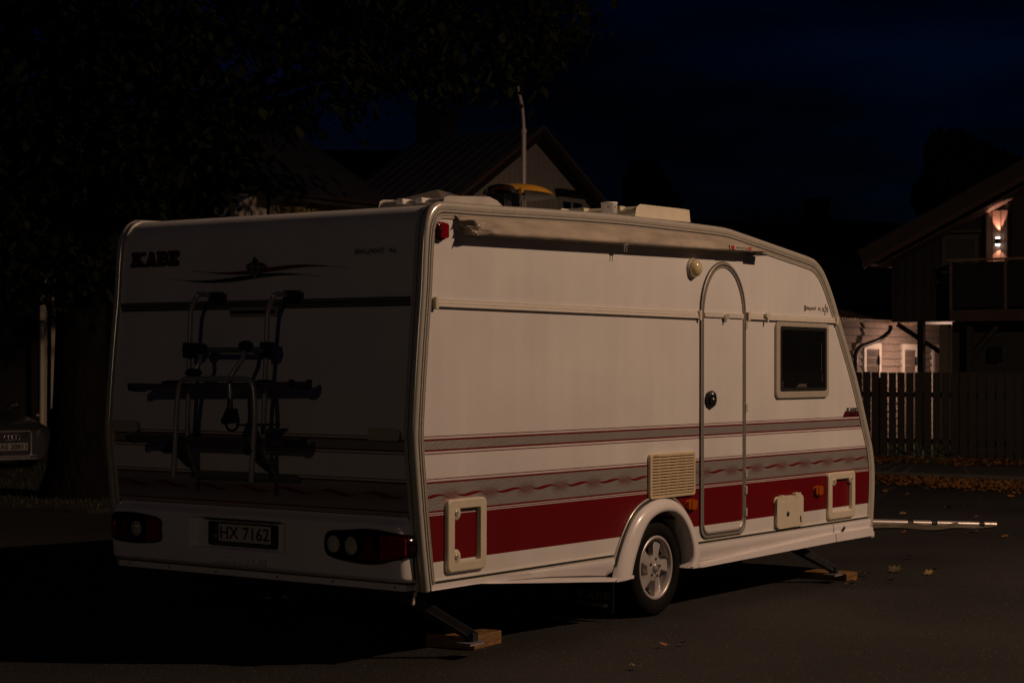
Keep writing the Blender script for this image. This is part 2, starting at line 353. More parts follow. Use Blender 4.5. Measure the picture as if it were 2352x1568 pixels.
# ================================================================== THE SETTING
asph = mat('asphalt', (.040, .034, .031), .85, var=.01, spec=.3)
def asphalt_nodes(m, c1, c2):
    n = m.node_tree.nodes; l = m.node_tree.links.new; p = n['Principled BSDF']
    t = n.new('ShaderNodeTexCoord')
    a = n.new('ShaderNodeTexNoise'); a.inputs['Scale'].default_value = .45; a.inputs['Detail'].default_value = 7
    f = n.new('ShaderNodeTexNoise'); f.inputs['Scale'].default_value = 60; f.inputs['Detail'].default_value = 8
    v = n.new('ShaderNodeTexVoronoi'); v.inputs['Scale'].default_value = 72
    for q in (a, f, v): l(t.outputs['Object'], q.inputs['Vector'])
    add = n.new('ShaderNodeMath'); add.operation = 'ADD'; l(a.outputs[0], add.inputs[0]); l(f.outputs[0], add.inputs[1])
    r = n.new('ShaderNodeValToRGB'); r.color_ramp.elements[0].position = .40; r.color_ramp.elements[1].position = .60
    r.color_ramp.elements[0].color = (*c1, 1); r.color_ramp.elements[1].color = (*c2, 1)
    hf = n.new('ShaderNodeMath'); hf.operation = 'MULTIPLY'; hf.inputs[1].default_value = .5; l(add.outputs[0], hf.inputs[0]); l(hf.outputs[0], r.inputs[0])
    # pale chips of stone, which also paint in the tiny glints
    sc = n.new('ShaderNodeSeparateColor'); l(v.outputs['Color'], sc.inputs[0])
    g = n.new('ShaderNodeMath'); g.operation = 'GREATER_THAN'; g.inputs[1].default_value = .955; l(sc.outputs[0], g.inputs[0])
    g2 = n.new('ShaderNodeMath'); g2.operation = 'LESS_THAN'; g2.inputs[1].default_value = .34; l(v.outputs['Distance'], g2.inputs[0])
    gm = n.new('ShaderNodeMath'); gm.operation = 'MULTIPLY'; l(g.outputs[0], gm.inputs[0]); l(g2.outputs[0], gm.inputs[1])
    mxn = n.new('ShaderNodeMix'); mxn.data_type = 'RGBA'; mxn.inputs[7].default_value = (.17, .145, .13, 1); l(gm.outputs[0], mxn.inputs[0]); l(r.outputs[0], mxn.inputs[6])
    l(mxn.outputs[2], p.inputs['Base Color'])
    b = n.new('ShaderNodeBump'); b.inputs['Strength'].default_value = .6; b.inputs['Distance'].default_value = .006; l(f.outputs[0], b.inputs['Height']); l(b.outputs[0], p.inputs['Normal'])
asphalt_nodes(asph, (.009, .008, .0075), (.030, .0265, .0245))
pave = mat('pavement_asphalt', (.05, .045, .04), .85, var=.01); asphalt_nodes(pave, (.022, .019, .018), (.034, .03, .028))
soil = mat('soil', (.02, .016, .01), .9, var=.4, vscale=6, bump=.5, bscale=20, bdist=.02)
kerbm = mat('kerb_granite', (.075, .065, .06), .8, var=.25, vscale=30)
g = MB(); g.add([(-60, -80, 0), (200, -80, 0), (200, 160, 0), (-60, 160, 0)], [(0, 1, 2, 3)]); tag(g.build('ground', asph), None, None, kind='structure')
g = MB(); g.box(18.0, 18.14, -40, 70, -.02, .10); tag(g.build('kerb', kerbm, bevel=.01), None, None, kind='structure')
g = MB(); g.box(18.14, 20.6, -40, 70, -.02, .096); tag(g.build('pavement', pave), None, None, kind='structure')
g = MB(); g.box(20.6, 70, -40, 70, -.02, .085); tag(g.build('verge_soil', soil), None, None, kind='structure')
# far-left green where the tree and the car stand
gm_ = [(6.2, 9.7), (8.2, 9.4), (14, 12.6), (17.9, 15), (17.9, 60), (-10, 60), (0, 22)]
g = MB(); g.prism(gm_, lambda a, b: Vector((a, b, -.02)), lambda a, b: Vector((a, b, .05))); tag(g.build('verge_lawn_soil', soil), None, None, kind='structure')
grassm = mat('grass_blades', (.05, .065, .012), .7, var=.4, vscale=3)
g = MB()
rng = random.Random(3)
for i in range(9000):
    t = rng.random(); x = 4.8 + rng.random()*10; y = 9.3 + rng.random()*10
    if (x-6.2)*.58-(y-9.7)*.82 > -.1+.1*rng.random() and y < 9.4+.55*(x-6.2): continue
    if y < 9.6 + max(0, (6.2-x)*1.9) + max(0, (x-8.2)*.55): continue
    h = .03+.05*rng.random(); a = rng.random()*6.28; dx, dy = .006*cos(a), .006*sin(a); lx, ly = (rng.random()-.5)*.05, (rng.random()-.5)*.05
    g.add([(x-dx, y-dy, .045), (x+dx, y+dy, .045), (x+lx, y+ly, .045+h)], [(0, 1, 2)])
tag(g.build('grass', grassm), 'dark green grass growing in front of the parked car and round the big tree', 'grass', kind='stuff')

# leaf litter along the kerb and the fence, and single leaves on the asphalt
def leaf_poly(mb, c, size, yaw, tilt, roll, rng, maple=True):
    if maple: pts = [(0, -.5), (.09, -.2), (.42, -.3), (.30, -.05), (.5, .15), (.2, .15), (.12, .5), (-.02, .28), (-.28, .42), (-.22, .1), (-.5, .05), (-.3, -.12), (-.36, -.36), (-.08, -.2)]
    else: pts = [(0, -.5), (.22, -.2), (.25, .1), (0, .5), (-.25, .1), (-.22, -.2)]
    Mx = Matrix.Rotation(yaw, 3, 'Z') @ Matrix.Rotation(tilt, 3, 'X') @ Matrix.Rotation(roll, 3, 'Y')
    vs = [Vector((0, 0, .04*size))] + [Vector((x*size, y*size, (abs(x)*.35+abs(y)*.15)*size*rng.random())) for x, y in pts]
    vs = [Mx @ v + Vector(c) for v in vs]; n = len(pts)
    mb.add(vs, [(0, 1+i, 1+(i+1) % n) for i in range(n)])
def litter(name, x0, x1, y0, y1, z, n, label, seed, m, dens):
    r = random.Random(seed); b = MB()
    for i in range(n):
        x = x0+(x1-x0)*r.random(); y = y0+(y1-y0)*r.random()
        if r.random() > dens(x, y): continue
        leaf_poly(b, (x, y, z+.01+.05*r.random()), (.045+.05*r.random()), r.random()*6.28, (r.random()-.5)*1.1, (r.random()-.5)*1.1, r, r.random() < .3)
    tag(b.build(name, m), label, 'leaf litter', kind='stuff')
def dn1(x, y):
    q = (x-15.6)/2.4; e = .9*sin(y*1.7)*.12+.12
    return max(0, min(1, (q-e)*1.9)) * (1 if x < 17.98 else 0)
litm = mat('litter_leaves', (.20, .085, .02), .7, var=.6, vscale=14)
litter('kerb_leaf_litter', 15.5, 17.98, -3, 9, .0, 20000, 'brown autumn leaves drifted against the kerb of the pavement', 5, litm, dn1)
litter('fence_leaf_litter', 20.2, 21.95, 1.6, 10, .09, 8000, 'brown autumn leaves lying along the foot of the board fence', 6, litm,
       lambda x, y: max(0, min(1, (x-20.2)/1.0))*max(.06, min(1, (y-3.8)/2.5)))
def Z4b(u, v): return (1960+u*.2187, 1004.5+v*.2187)
def Zf(u, v): return (735+u*.5208, 1224.9+v*.5208)
singles = [(Z4b(1240, 1028), .13, 'leafpale', 'pale yellow leaf on the asphalt below the middle of the steel pipe'),
           (Z4b(1320, 1010), .11, 'leafbrown', 'brown leaf on the asphalt just under the free half of the steel pipe'),
           (Z4b(1595, 1062), .12, 'leafbrown', 'lone brown leaf on the asphalt beyond the free end of the steel pipe'),
           (Z4b(590, 1280), .12, 'leafpale', 'bright yellow crumpled leaf alone on the asphalt right of the front jack'),
           (Z4b(440, 1415), .17, 'dull', 'large dull green leaf lying flat right of the front jack'),
           (Z4b(795, 1450), .12, 'leafpale', 'curled yellow leaf, lower one of the close pair right of the big dull leaf'),
           (Z4b(848, 1415), .09, 'leafpale', 'small yellow leaf, upper one of the close pair right of the big dull leaf'),
           (Z4b(95, 1455), .10, 'leafpale', 'yellow leaf right beside the wooden block under the front jack'),
           (Z4b(150, 1462), .09, 'leafbrown', 'small brown leaf a hand from the wooden block under the front jack'),
           (Z4b(400, 1533), .11, 'leafbrown', 'flat brown leaf in front of the big dull green leaf'),
           (Z4b(20, 1530), .11, 'leafbrown', 'yellow brown leaf nearest to the camera side of the front wooden block'),
           (Z4b(-30, 1570), .11, 'leafpale', 'crumpled yellow leaf in the open between front jack and wheel'),
           (Z4b(535, 1015), .12, 'leafbrown', 'brown leaf on the dark strip before the steel pipe near the caravan'),
           (Z4b(520, 817), .12, 'leafpale', 'pale leaf just behind the steel pipe near the caravan'),
           (Z4b(1000, 758), .15, 'leafpale', 'long pale leaf on the asphalt between steel pipe and kerb'),
           (Z4b(1130, 738), .13, 'leafbrown', 'dark curled leaf right of the long pale leaf behind the pipe'),
           (Z4b(1290, 852), .08, 'leafbrown', 'tiny brown leaf standing just behind the free half of the pipe'),
           (Z4b(570, 612), .11, 'leafbrown', 'orange leaf blown a little way out of the kerb litter near the caravan'),
           (Z4b(335, 578), .12, 'leafbrown', 'brown leaf at the edge of the kerb litter beside the caravan front'),
           (Z4b(1655, 632), .13, 'leafbrown', 'brown leaf at the edge of the kerb litter on the far right'),
           (Zf(1390, 602), .095, 'leafpale', 'orange maple leaf alone on the asphalt nearest the camera'),
           (Zf(1605, 497), .10, 'darkleaf', 'dark curled leaf on the asphalt in front of the wheel'),
           (Zf(1515, 505), .08, 'leafbrown', 'small brown leaf left of the dark curled leaf in front of the wheel')]
M['dull'] = mat('dull_green_leaf', (.12, .10, .045), .6, var=.3, vscale=20)
M['darkleaf'] = mat('dark_leaf', (.05, .025, .02), .6, var=.3, vscale=20)
for (q, sz, mk, lab) in singles:
    p = PG(*q); b = MB(); r = random.Random(int(q[0]*7+q[1]))
    leaf_poly(b, (0, 0, .012), sz*.78, r.random()*6.28, .15+(r.random())*.3, (r.random()-.5)*.5, r, True)
    o = b.build('fallen_leaf', M[mk]); o.location = (p.x, p.y, 0.012); tag(o, lab, 'leaf', 'single leaves scattered on the asphalt')

# ================================================================== THE CARAVAN
cv = thing('caravan', (2.6, 1.25, 0), 'white touring caravan with red and silver bands, rolled awning and bike rack on its back', 'caravan')
W = 2.48
prof = [(.03, .41), (.005, .56), (-.03, .80), (-.06, 1.04), (-.078, 1.2), (-.083, 1.3), (-.075, 1.43), (-.06, 1.62), (-.035, 1.88), (-.012, 2.1), (.0, 2.28), (.012, 2.42), (.032, 2.495),
        (.068, 2.55), (.12, 2.582), (.2, 2.594), (.6, 2.604), (1.18, 2.624), (2, 2.646), (2.7, 2.650), (3.3, 2.651), (3.5, 2.646), (3.65, 2.632), (4.0, 2.594), (4.4, 2.55), (4.80, 2.505),
        (4.91, 2.476), (5.01, 2.42), (5.10, 2.335), (5.19, 2.225), (5.27, 2.11), (5.36, 1.975), (5.5, 1.77), (5.62, 1.585), (5.73, 1.385), (5.825, 1.2), (5.91, 1.03), (5.95, .88), (5.958, .75), (5.95, .6), (5.93, .44), (5.91, .33)]
pp = [Vector((p.x, p.y, 0)) for p in cat_rom([(a, b, 0) for a, b in prof], 4)]
wc = (2.585, .318)   # wheel centre X, Z
def nrm2(P, i):
    a = P[max(0, i-1)]; b = P[min(len(P)-1, i+1)]; d = (b-a).normalized(); return Vector((-d.y, d.x, 0))
arch_cut = [(2.95, .42), (2.925, .52), (2.85, .60), (2.75, .655), (2.60, .68), (2.45, .665), (2.32, .61), (2.24, .53), (2.20, .42)]
low = [(5.84, .40), (2.96, .40)] + arch_cut + [(2.19, .40), (.03, .41)]
sidepoly = [(p.x, p.y) for p in pp if True]
def side_outline():
    top = [(p.x, p.y) for p in pp]
    return top + low[:-1]
b = MB(); so = side_outline()
for y, fl in ((0.0, 1), (W, -1)):
    vs = [(x, y, z) for x, z in so]; b.add(vs, [tuple(range(len(vs)))[::-fl]])
b.loft([[(p.x, 0, p.y) for p in pp], [(p.x, W, p.y) for p in pp]], True)
b.loft([[(x, 0, z) for x, z in low], [(x, W, z) for x, z in low]], False)
body = b.build('body', M['sheet'], cv)

def trim(ysign, y0, name):
    sec = [(-.082, -.0005), (-.081, -.007), (-.076, -.009), (-.072, -.005), (-.066, -.005), (-.063, -.0115), (-.056, -.0125), (-.052, -.006), (-.047, -.006), (-.043, -.0125), (-.034, -.0135), (-.031, -.009),
           (-.028, -.009), (-.018, -.015), (-.004, -.017), (.008, -.011), (.014, .0), (.0165, .014), (.014, .03), (.010, .034), (.0125, .039), (.011, .062), (.005, .068), (-.003, .068)]
    rows = []
    for i, p in enumerate(pp):
        n = nrm2(pp, i); sc = 1 if p.x > 3.5 or p.x < .6 else 1
        rows.append([Vector((p.x+n.x*a*sc, y0+ysign*yy, p.y+n.y*a*sc)) for a, yy in sec])
    t = MB(); t.loft(rows, True); o = t.build(name, M['trimw'], cv)
    es = o.modifiers.new('edge', 'EDGE_SPLIT'); es.split_angle = radians(40); return o
tr1 = trim(1, 0, 'edge_trim'); trim(-1, W, 'edge_trim')
for oo, yy, rr0 in ((-.0495, -.0062, .0028), (-.0295, -.0092, .0022), (-.0835, -.001, .0018)):
    b = MB(); b.tube([Vector((p.x+nrm2(pp, i).x*oo, yy, p.y+nrm2(pp, i).y*oo)) for i, p in enumerate(pp)], rr0, 5); b.build('trim_seal', M['black'], tr1)
b = MB(); b.tube([Vector((p.x+nrm2(pp, i).x*.012, .0335, p.y+nrm2(pp, i).y*.012)) for i, p in enumerate(pp)], .0026, 5); b.build('trim_seal', M['black'], tr1)
# corner foot of the trim
b = MB(); b.box(5.86, 5.95, -.02, .05, .285, .335); b.build('trim_foot', M['cream'], cv, .008)
b = MB(); b.beam((.0, .05, .41), (-.02, .055, .335), .014, .02); b.build('drain_spout', M['cream'], cv, .008)

# ---- swooshes on the wide silver band
kz = cat_rom([(0, .957, 0), (.13, .938, 0), (.32, .934, 0), (.58, .943, 0), (.78, .946, 0), (.90, .937, 0), (1, .922, 0)], 4)
def kz_at(t):
    for a_, c_ in zip(kz, kz[1:]):
        if a_.x <= t <= c_.x: return a_.y+(c_.y-a_.y)*(t-a_.x)/max(1e-6, c_.x-a_.x)
    return kz[-1].y
for x0 in (-.085, .29, .668, 1.04, 1.416, 1.787, 2.156, 2.80, 3.190, 3.608, 4.02, 4.405, 4.79, 5.165, 5.547):
    seg = []
    for i in range(25):
        t = i/24; x = x0+.325*t; zc = kz_at(t); th = .0008+.0078*max(0, sin(pi*min(1, max(0, (t-.10)/.74))))**.8
        if .003 < x < 5.87 and not 2.405 < x < 3.02 and not 3.095 < x < 3.135 and not 3.735 < x < 3.765: seg.append((x, zc+th, zc-th))
    for run in (lambda s_: [[q for q in s_ if q[0] < 3.1], [q for q in s_ if 3.1 < q[0] < 3.75], [q for q in s_ if q[0] > 3.75]])(seg):
        if len(run) < 2: continue
        yo = -.0080 if 3.1 < run[0][0] < 3.75 else -.0022
        b = MB(); b.loft([[(x, yo, a) for x, a, c in run], [(x, yo, c) for x, a, c in run]], False); b.build('swoosh_graphic', M['redpaint'], cv)
b = MB()   # rear swooshes: longer flatter flames
for k in range(7):
    y0 = .10+.335*k; u_, l_ = [], []
    for i in range(11):
        t = i/10; y = y0+.30*t; zc = .945-.012*sin(2*pi*(t*.9+.05)); th = .0009+.009*max(0, sin(pi*t))**1.2
        u_.append((y, zc+th)); l_.append((y, zc-th))
    xf = -.0535
    b.loft([[(xf, y, z) for y, z in u_], [(xf, y, z) for y, z in l_]], False)
b.build('rear_swoosh_graphic', M['redpaint'], cv)

# ---- rails at half height
def rail(x0, x1, z0, z1, ys, name='rail', caps=True):
    h = z1-z0; sec = [(0, 0), (-.006, .002), (-.010, .10*h), (-.008, .28*h), (-.014, .34*h), (-.016, .55*h), (-.011, .60*h), (-.012, .68*h), (-.020, .74*h), (-.022, .92*h), (-.014, h), (0, h)]
    sec = [(y, z1-z) for y, z in sec]
    t = MB(); t.loft([[Vector((x, ys+y, z)) for y, z in sec] for x in (x0, x1)], False)
    t.add([Vector((x0, ys+y, z)) for y, z in sec], [tuple(range(len(sec)))]); t.add([Vector((x1, ys+y, z)) for y, z in sec], [tuple(range(len(sec)))[::-1]])
    o = t.build(name, M['railw'], cv); return o
rl = rail(.085, 3.088, 2.008, 2.057, -.001)
c_ = MB()
for x in (.094, 3.080): c_.prism(rrect(x-.010, x+.010, 2.000, 2.064, .004), SY(-.001), SY(-.027))
c_.build('end_cap', M['cream'], rl, .003)
rl2 = rail(3.775, 5.245, 2.018, 2.064, -.001)
c_ = MB()
for x in (3.785, 5.24): c_.prism(rrect(x-.012, x+.012, 2.012, 2.070, .004), SY(-.001), SY(-.028))
c_.prism(rrect(4.03, 4.085, 2.04, 2.068, .006), SY(-.02), SY(-.04)); c_.prism(rrect(4.05, 4.062, 2.0, 2.045, .004), SY(-.02), SY(-.038))
c_.build('end_cap', M['cream'], rl2, .003)

# ---- entrance door with its round-topped frame
def door_outline(i):
    x0, x1, zb, zt, r = 3.108+i, 3.760-i, .478+i, 2.415-i, .085
    o = [(x0+r-r*sin(radians(a)), zb+r-r*cos(radians(a))) for a in range(0, 91, 15)]
    hx = (x1-x0)/2; cx = (x0+x1)/2; zs = zt-.36
    o += [(cx-hx*cos(radians(a)), zs+(zt-zs)*sin(radians(a))) for a in range(0, 181, 9)]
    o += [(x1-r+r*sin(radians(a)), zb+r-r*cos(radians(a))) for a in range(90, -1, -15)]
    return o
dr = MB(); dr.prism(door_outline(.022), SY(.004), SY(-.005)); door = dr.build('door', M['sheet'], cv)
b = MB(); o0, o1, o2, o3, o4 = (door_outline(v) for v in (0., .006, .02, .036, .042))
def dl(o, y): return [Vector((x, y, z)) for x, z in o]
b.loft([dl(o0, 0), dl(o0, -.012), dl(o1, -.015), dl(door_outline(.014), -.015), dl(door_outline(.018), -.007), dl(door_outline(.024), -.007), dl(door_outline(.027), -.014), dl(o3, -.014), dl(o4, -.005)], False, True)
b.build('door_frame', mat('door_frame_grey', (.40, .37, .34), .36, .4, var=.05), door)
b = MB(); b.loft([dl(door_outline(.0175), -.0075), dl(door_outline(.0245), -.0075)], False, True)
b.tube([Vector((x, -.004, z)) for x, z in door_outline(-.004)], .0028, 6, closed=True)
b.build('door_seal', M['black'], door)
b = MB(); b.prism(rrect(3.155, 3.712, 2.026, 2.053, .004), SY(-.004), SY(-.018)); b.build('door_rail', M['railw'], door, .003)
b = MB(); b.prism(rrect(3.42, 3.47, 2.015, 2.045, .006), SY(-.015), SY(-.034)); b.prism(rrect(3.43, 3.442, 1.99, 2.03, .003), SY(-.015), SY(-.03)); b.build('door_catch', M['trimw'], door, .003)
hp = [(3.19, 1.41), (3.24, 1.389), (3.29, 1.41), (3.305, 1.435), (3.305, 1.462), (3.29, 1.487), (3.24, 1.503), (3.19, 1.487), (3.175, 1.462), (3.175, 1.435)]
b = MB(); b.prism(hp, SY(-.004), SY(-.022)); b.prism(rrect(3.205, 3.275, 1.425, 1.47, .012), SY(-.022), SY(-.034)); b.build('door_handle', M['plblack'], door, .006)
b = MB(); b.lathe([(0, .013), (.010, .012), (.013, 0)], (3.24, -.022, 1.483), (0, -1, 0), 16); b.lathe([(0, .005), (.009, .004), (.010, 0)], (3.24, -.034, 1.448), (0, -1, 0), 16); b.build('lock', M['alu'], door)
b = MB()
for z in (.60, .76, .88, 1.35, 1.95): b.prism(rrect(3.742, 3.764, z, z+.055, .003), SY(-.012), SY(-.022))
b.build('hinge', M['trimw'], door, .002)

# ---- window
wn = MB(); wn.ring(rrect(4.222, 5.105, 1.44, 2.012, .045), rrect(4.285, 5.070, 1.490, 1.977, .02), SY(.001), SY(-.020)); win = wn.build('window', M['winframe'], cv, .006)
b = MB(); b.prism(rrect(4.283, 5.072, 1.488, 1.979, .02), SY(.0), SY(-.012)); b.build('pane', M['glass'], win)
b = MB(); b.ring(rrect(4.29, 5.065, 1.495, 1.972, .015), rrect(4.315, 5.04, 1.515, 1.952, .012), SY(-.012), SY(-.017)); b.build('inner_frame', mat('window_seal', (.02, .02, .02), .4), win, .002)
b = MB()
for x0_, x1_, z0_, z1_ in ((4.32, 4.335, 1.52, 1.57), (4.985, 4.997, 1.56, 1.62), (4.975, 4.985, 1.64, 1.86)): b.prism(rrect(x0_, x1_, z0_, z1_, .003), SY(-.012), SY(-.016))
b.prism(rrect(4.55, 4.73, 1.518, 1.53, .004), SY(-.012), SY(-.016)); b.build('window_stay', mat('stay_grey', (.05, .048, .045), .4), win)
b = MB(); b.prism(rrect(4.58, 4.72, 1.44+.09, 1.545, .003), SY(-.016), SY(-.0165)); b.build('window_sticker', mat('sticker', (.10, .09, .08), .5), win)

# ---- awning bag hanging from the side rail under the roof edge
def roofz(x):
    for i in range(len(pp)-1):
        if pp[i].x <= x <= pp[i+1].x and pp[i].y > 2.2: return pp[i].y+(pp[i+1].y-pp[i].y)*(x-pp[i].x)/(pp[i+1].x-pp[i].x)
    return 2.6
aw = MB(); rows = []; NX = 150
from mathutils import noise as mn
for i in range(NX+1):
    x = .275+(3.90-.275)*i/NX; zt = roofz(x)-.058
    zb = 2.432+ (x-.28)*.020; e = max(0, 1-(x-.275)/.42)
    if x > 3.55: zb += (x-3.55)*.02
    row = []
    for k in range(15):
        t = k/14
        # cross-section from the top hem round to the bottom fold
        if t < .75:
            a = t/.75; z = zt+(zb-zt)*a; y = -.012-.088*sin(a*pi*.5)**.8
        else:
            a = (t-.75)/.25; z = zb-.008*sin(pi*a); y = -.100+.085*a
        N1 = mn.noise((x*5, t*2.5, 3.1)); N2 = mn.noise((x*16+t*3, t*4, 8.7)); N3 = mn.noise((x*60, t*3, 1.3))
        y += -(.006*N1+.0035*N2*(.4+.6*t)+.0024*N3*(.3+t)+.0022*abs(sin(x*9+t*5+2*N1)))*min(1, t*5)
        # crumpled end by the rear
        cr = e*e; y += cr*(.085*mn.noise((x*11+1.7, t*5.3, .4))+.05*mn.noise((x*26, t*9, 5.))) * min(1, t*4)
        z += cr*.028*mn.noise((x*15, t*4.1, 9.9))*min(1, t*4)
        y = min(y, -.008)
        # slanted rear end
        xx = x + (e**3)*(.085*t + .03*mn.noise((t*6, 2.2, 1.1)))
        row.append(Vector((xx, y, z)))
    rows.append(row)
aw.loft(rows, True); aw.loft([[rows[0][k] for k in range(15)], [Vector((rows[0][k].x+.02, -.004, rows[0][k].z)) for k in range(15)]], True)
aw.loft([[rows[-1][k] for k in range(15)], [Vector((rows[-1][k].x, -.002, rows[-1][k].z)) for k in range(15)]], False)
vinyl = mat('awning_vinyl', (.41, .35, .28), .34, var=.22, vscale=4, bump=.35, bscale=22, bdist=.004, stretch=(1, 1, 3))
awning = aw.build('awning_bag', vinyl, cv)
b = MB(); b.tube([Vector((x, -.019, roofz(x)-.064)) for x in [.30+.09*i for i in range(40)]], .0035, 6); b.build('hem_piping', mat('piping_vinyl', (.20, .165, .13), .5), awning)
b = MB(); b.tube([Vector((x, -.085, 2.428+(x-.28)*.020)) for x in [.45+.087*i for i in range(40)]], .004, 6)
b.prism(rrect(3.75, 3.93, 2.484, 2.496, .004), SY(-.02), SY(-.095)); b.build('zip_line', M['black'], awning)
b = MB()
for dx in (0, .022): b.tube([Vector((1.985+dx, -.086, 2.462)), Vector((1.98+dx*1.2, -.088, 2.44)), Vector((1.975+dx*1.3, -.088, 2.415))], .0035, 6)
b.prism(rrect(1.97, 2.02, 2.455, 2.468, .003), SY(-.08), SY(-.094)); b.build('zip_pull', M['alu'], awning)
# label on the bag
def AB(a, b_):
    return Vector((a, -.112, b_))
b = MB(); b.prism([(3.345, 2.499), (3.66, 2.506), (3.66, 2.535), (3.345, 2.531)], SY(-.100), SY(-.1105)); lab = b.build('maker_label', mat('label_white', (.62, .58, .52), .5), awning)
b = MB(); b.lathe([(0, .002), (.016, .001), (.017, 0)], (3.368, -.111, 2.5155), (0, -1, 0), 20); b.prism([(3.378, 2.501), (3.405, 2.502), (3.400, 2.530), (3.375, 2.529)], SY(-.1107), SY(-.112)); b.prism([(3.60, 2.508), (3.625, 2.508), (3.632, 2.532), (3.61, 2.532)], SY(-.1107), SY(-.112))
b.prism([(3.632, 2.508), (3.655, 2.508), (3.655, 2.533), (3.64, 2.533)], SY(-.1107), SY(-.112)); b.build('label_emblem', mat('label_red', (.42, .02, .01), .5), lab)
text('CARAVANSTORE', AB, 3.412, 3.595, 2.507, 2.528, 'label_text', M['platetxt'], lab)

# ---- small things on the side
b = MB(); b.prism(rrect(.112, .176, 2.395, 2.484, .014), SY(.0), SY(-.020)); b.prism(rrect(.118, .170, 2.402, 2.477, .012), SY(-.020), SY(-.045)); mk = b.build('marker_light', M['redlens'], cv, .005)
b = MB(); b.prism(rrect(.106, .182, 2.390, 2.489, .016), SY(.001), SY(-.007)); b.build('marker_base', M['lampdark'], mk, .002)
b = MB(); b.lathe([(.072, 0), (.072, .012), (.062, .018)], (2.995, 0, 2.353), (0, -1, 0), 36); b.build('porch_lamp_base', M['winframe'], cv)
b = MB(); b.lathe([(.062, .012), (.061, .030), (.054, .048), (.040, .062), (.022, .070), (.006, .073), (0.0001, .0732)], (2.995, 0, 2.353), (0, -1, 0), 36); b.build('porch_lamp', M['lampdome'], cv)
def frame_hatch(x0, x1, z0, z1, name, tabs):
    cr = .035; ot = rrect(x0, x1, z0, z1, cr); it = rrect(x0+.068, x1-.07, z0+.062, z1-.06, .008)
    b = MB(); b.loft([[SY(0)(*p) for p in ot], [SY(-.020)(*p) for p in ot], [SY(-.027)(*p) for p in rrect(x0+.008, x1-.008, z0+.008, z1-.008, cr-.006)], [SY(-.027)(*p) for p in rrect(x0+.062, x1-.064, z0+.056, z1-.054, .012)], [SY(-.006)(*p) for p in it], [SY(0)(*p) for p in it]], False, True)
    h = b.build(name, M['cream'], cv, .003)
    for cx, cz in tabs:
        t = MB(); t.lathe([(.042, 0), (.042, .022), (.038, .0265), (.0001, .0265)], (cx, -.0, cz), (0, -1, 0), 24); t.build('latch_plate', M['cream'], h)
        t = MB(); t.lathe([(.0165, .026), (.0165, .030), (.012, .032), (.0001, .030)], (cx, 0, cz), (0, -1, 0), 20); t.build('latch', M['trimw'], h)
        t = MB(); t.box(cx-.006, cx+.006, -.034, -.030, cz-.002, cz+.002); t.build('latch_slot', M['black'], h)
    return h
h1 = frame_hatch(.20, .575, .497, .915, 'locker_hatch', [(.278, .836), (.278, .588)]); h1['label'] = 'locker hatch with cream frame behind the wheel'
h2 = frame_hatch(5.09, 5.572, .48, .848, 'locker_hatch', [(5.185, .785), (5.50, .79)]); h2['label'] = 'locker hatch with cream frame at the front end'
# fridge vent
b = MB(); b.ring(rrect(2.412, 3.012, .793, 1.092, .022), rrect(2.440, 2.990, .812, 1.070, .006), SY(0), SY(-.024)); vt = b.build('fridge_vent', M['ventcream'], cv, .005)
b = MB(); b.box(2.436, 2.994, -.004, -.002, .81, 1.072); b.build('vent_back', M['black'], vt)
b = MB()
for i in range(13):
    z = .818+i*.0195; b.add([(2.440, -.012, z+.0125), (2.990, -.012, z+.0125), (2.990, -.022, z+.0095), (2.440, -.022, z+.0095), (2.440, -.022, z+.001), (2.990, -.022, z+.001)], [(0, 1, 2, 3), (3, 2, 5, 4)])
for x in (2.53, 2.652, 2.775, 2.89): b.box(x, x+.004, -.021, -.004, .812, 1.07)
b.build('vent_louvres', M['ventcream'], vt)
text('Electrolux', SY(-.0255), 2.455, 2.52, 1.076, 1.084, 'vent_lettering', M['platetxt'], vt)
# amber side markers, service flap
for cx, cz in ((2.978, .727), (4.933, .722)):
    b = MB(); b.prism(rrect(cx-.055, cx+.055, cz-.026, cz+.026, .012), SY(0), SY(-.026)); b.prism(rrect(cx-.02, cx+.02, cz-.030, cz+.030, .01), SY(0), SY(-.032)); b.build('side_marker', M['amber'], cv, .006)
b = MB(); b.prism(rrect(4.225, 4.64, .478, .700, .03), SY(0), SY(-.028)); sb = b.build('service_flap', M['cream'], cv, .008)
b = MB(); b.prism(rrect(4.29, 4.37, .695, .712, .004), SY(-.004), SY(-.03)); b.prism(rrect(4.52, 4.60, .697, .722, .004), SY(-.004), SY(-.03)); b.box(4.42, 4.52, -.03, -.006, .470, .48); b.build('flap_hinge', M['cream'], sb, .003)
b = MB(); b.lathe([(.018, 0), (.018, .006), (.0001, .006)], (4.385, -.028, .576), (0, -1, 0), 20); b.build('flap_lock', M['jack'], sb)
b = MB(); b.prism([(4.595, .50), (4.612, .50), (4.60, .55), (4.585, .545)], SY(-.028), SY(-.031)); b.build('flap_tear', M['jack'], sb)
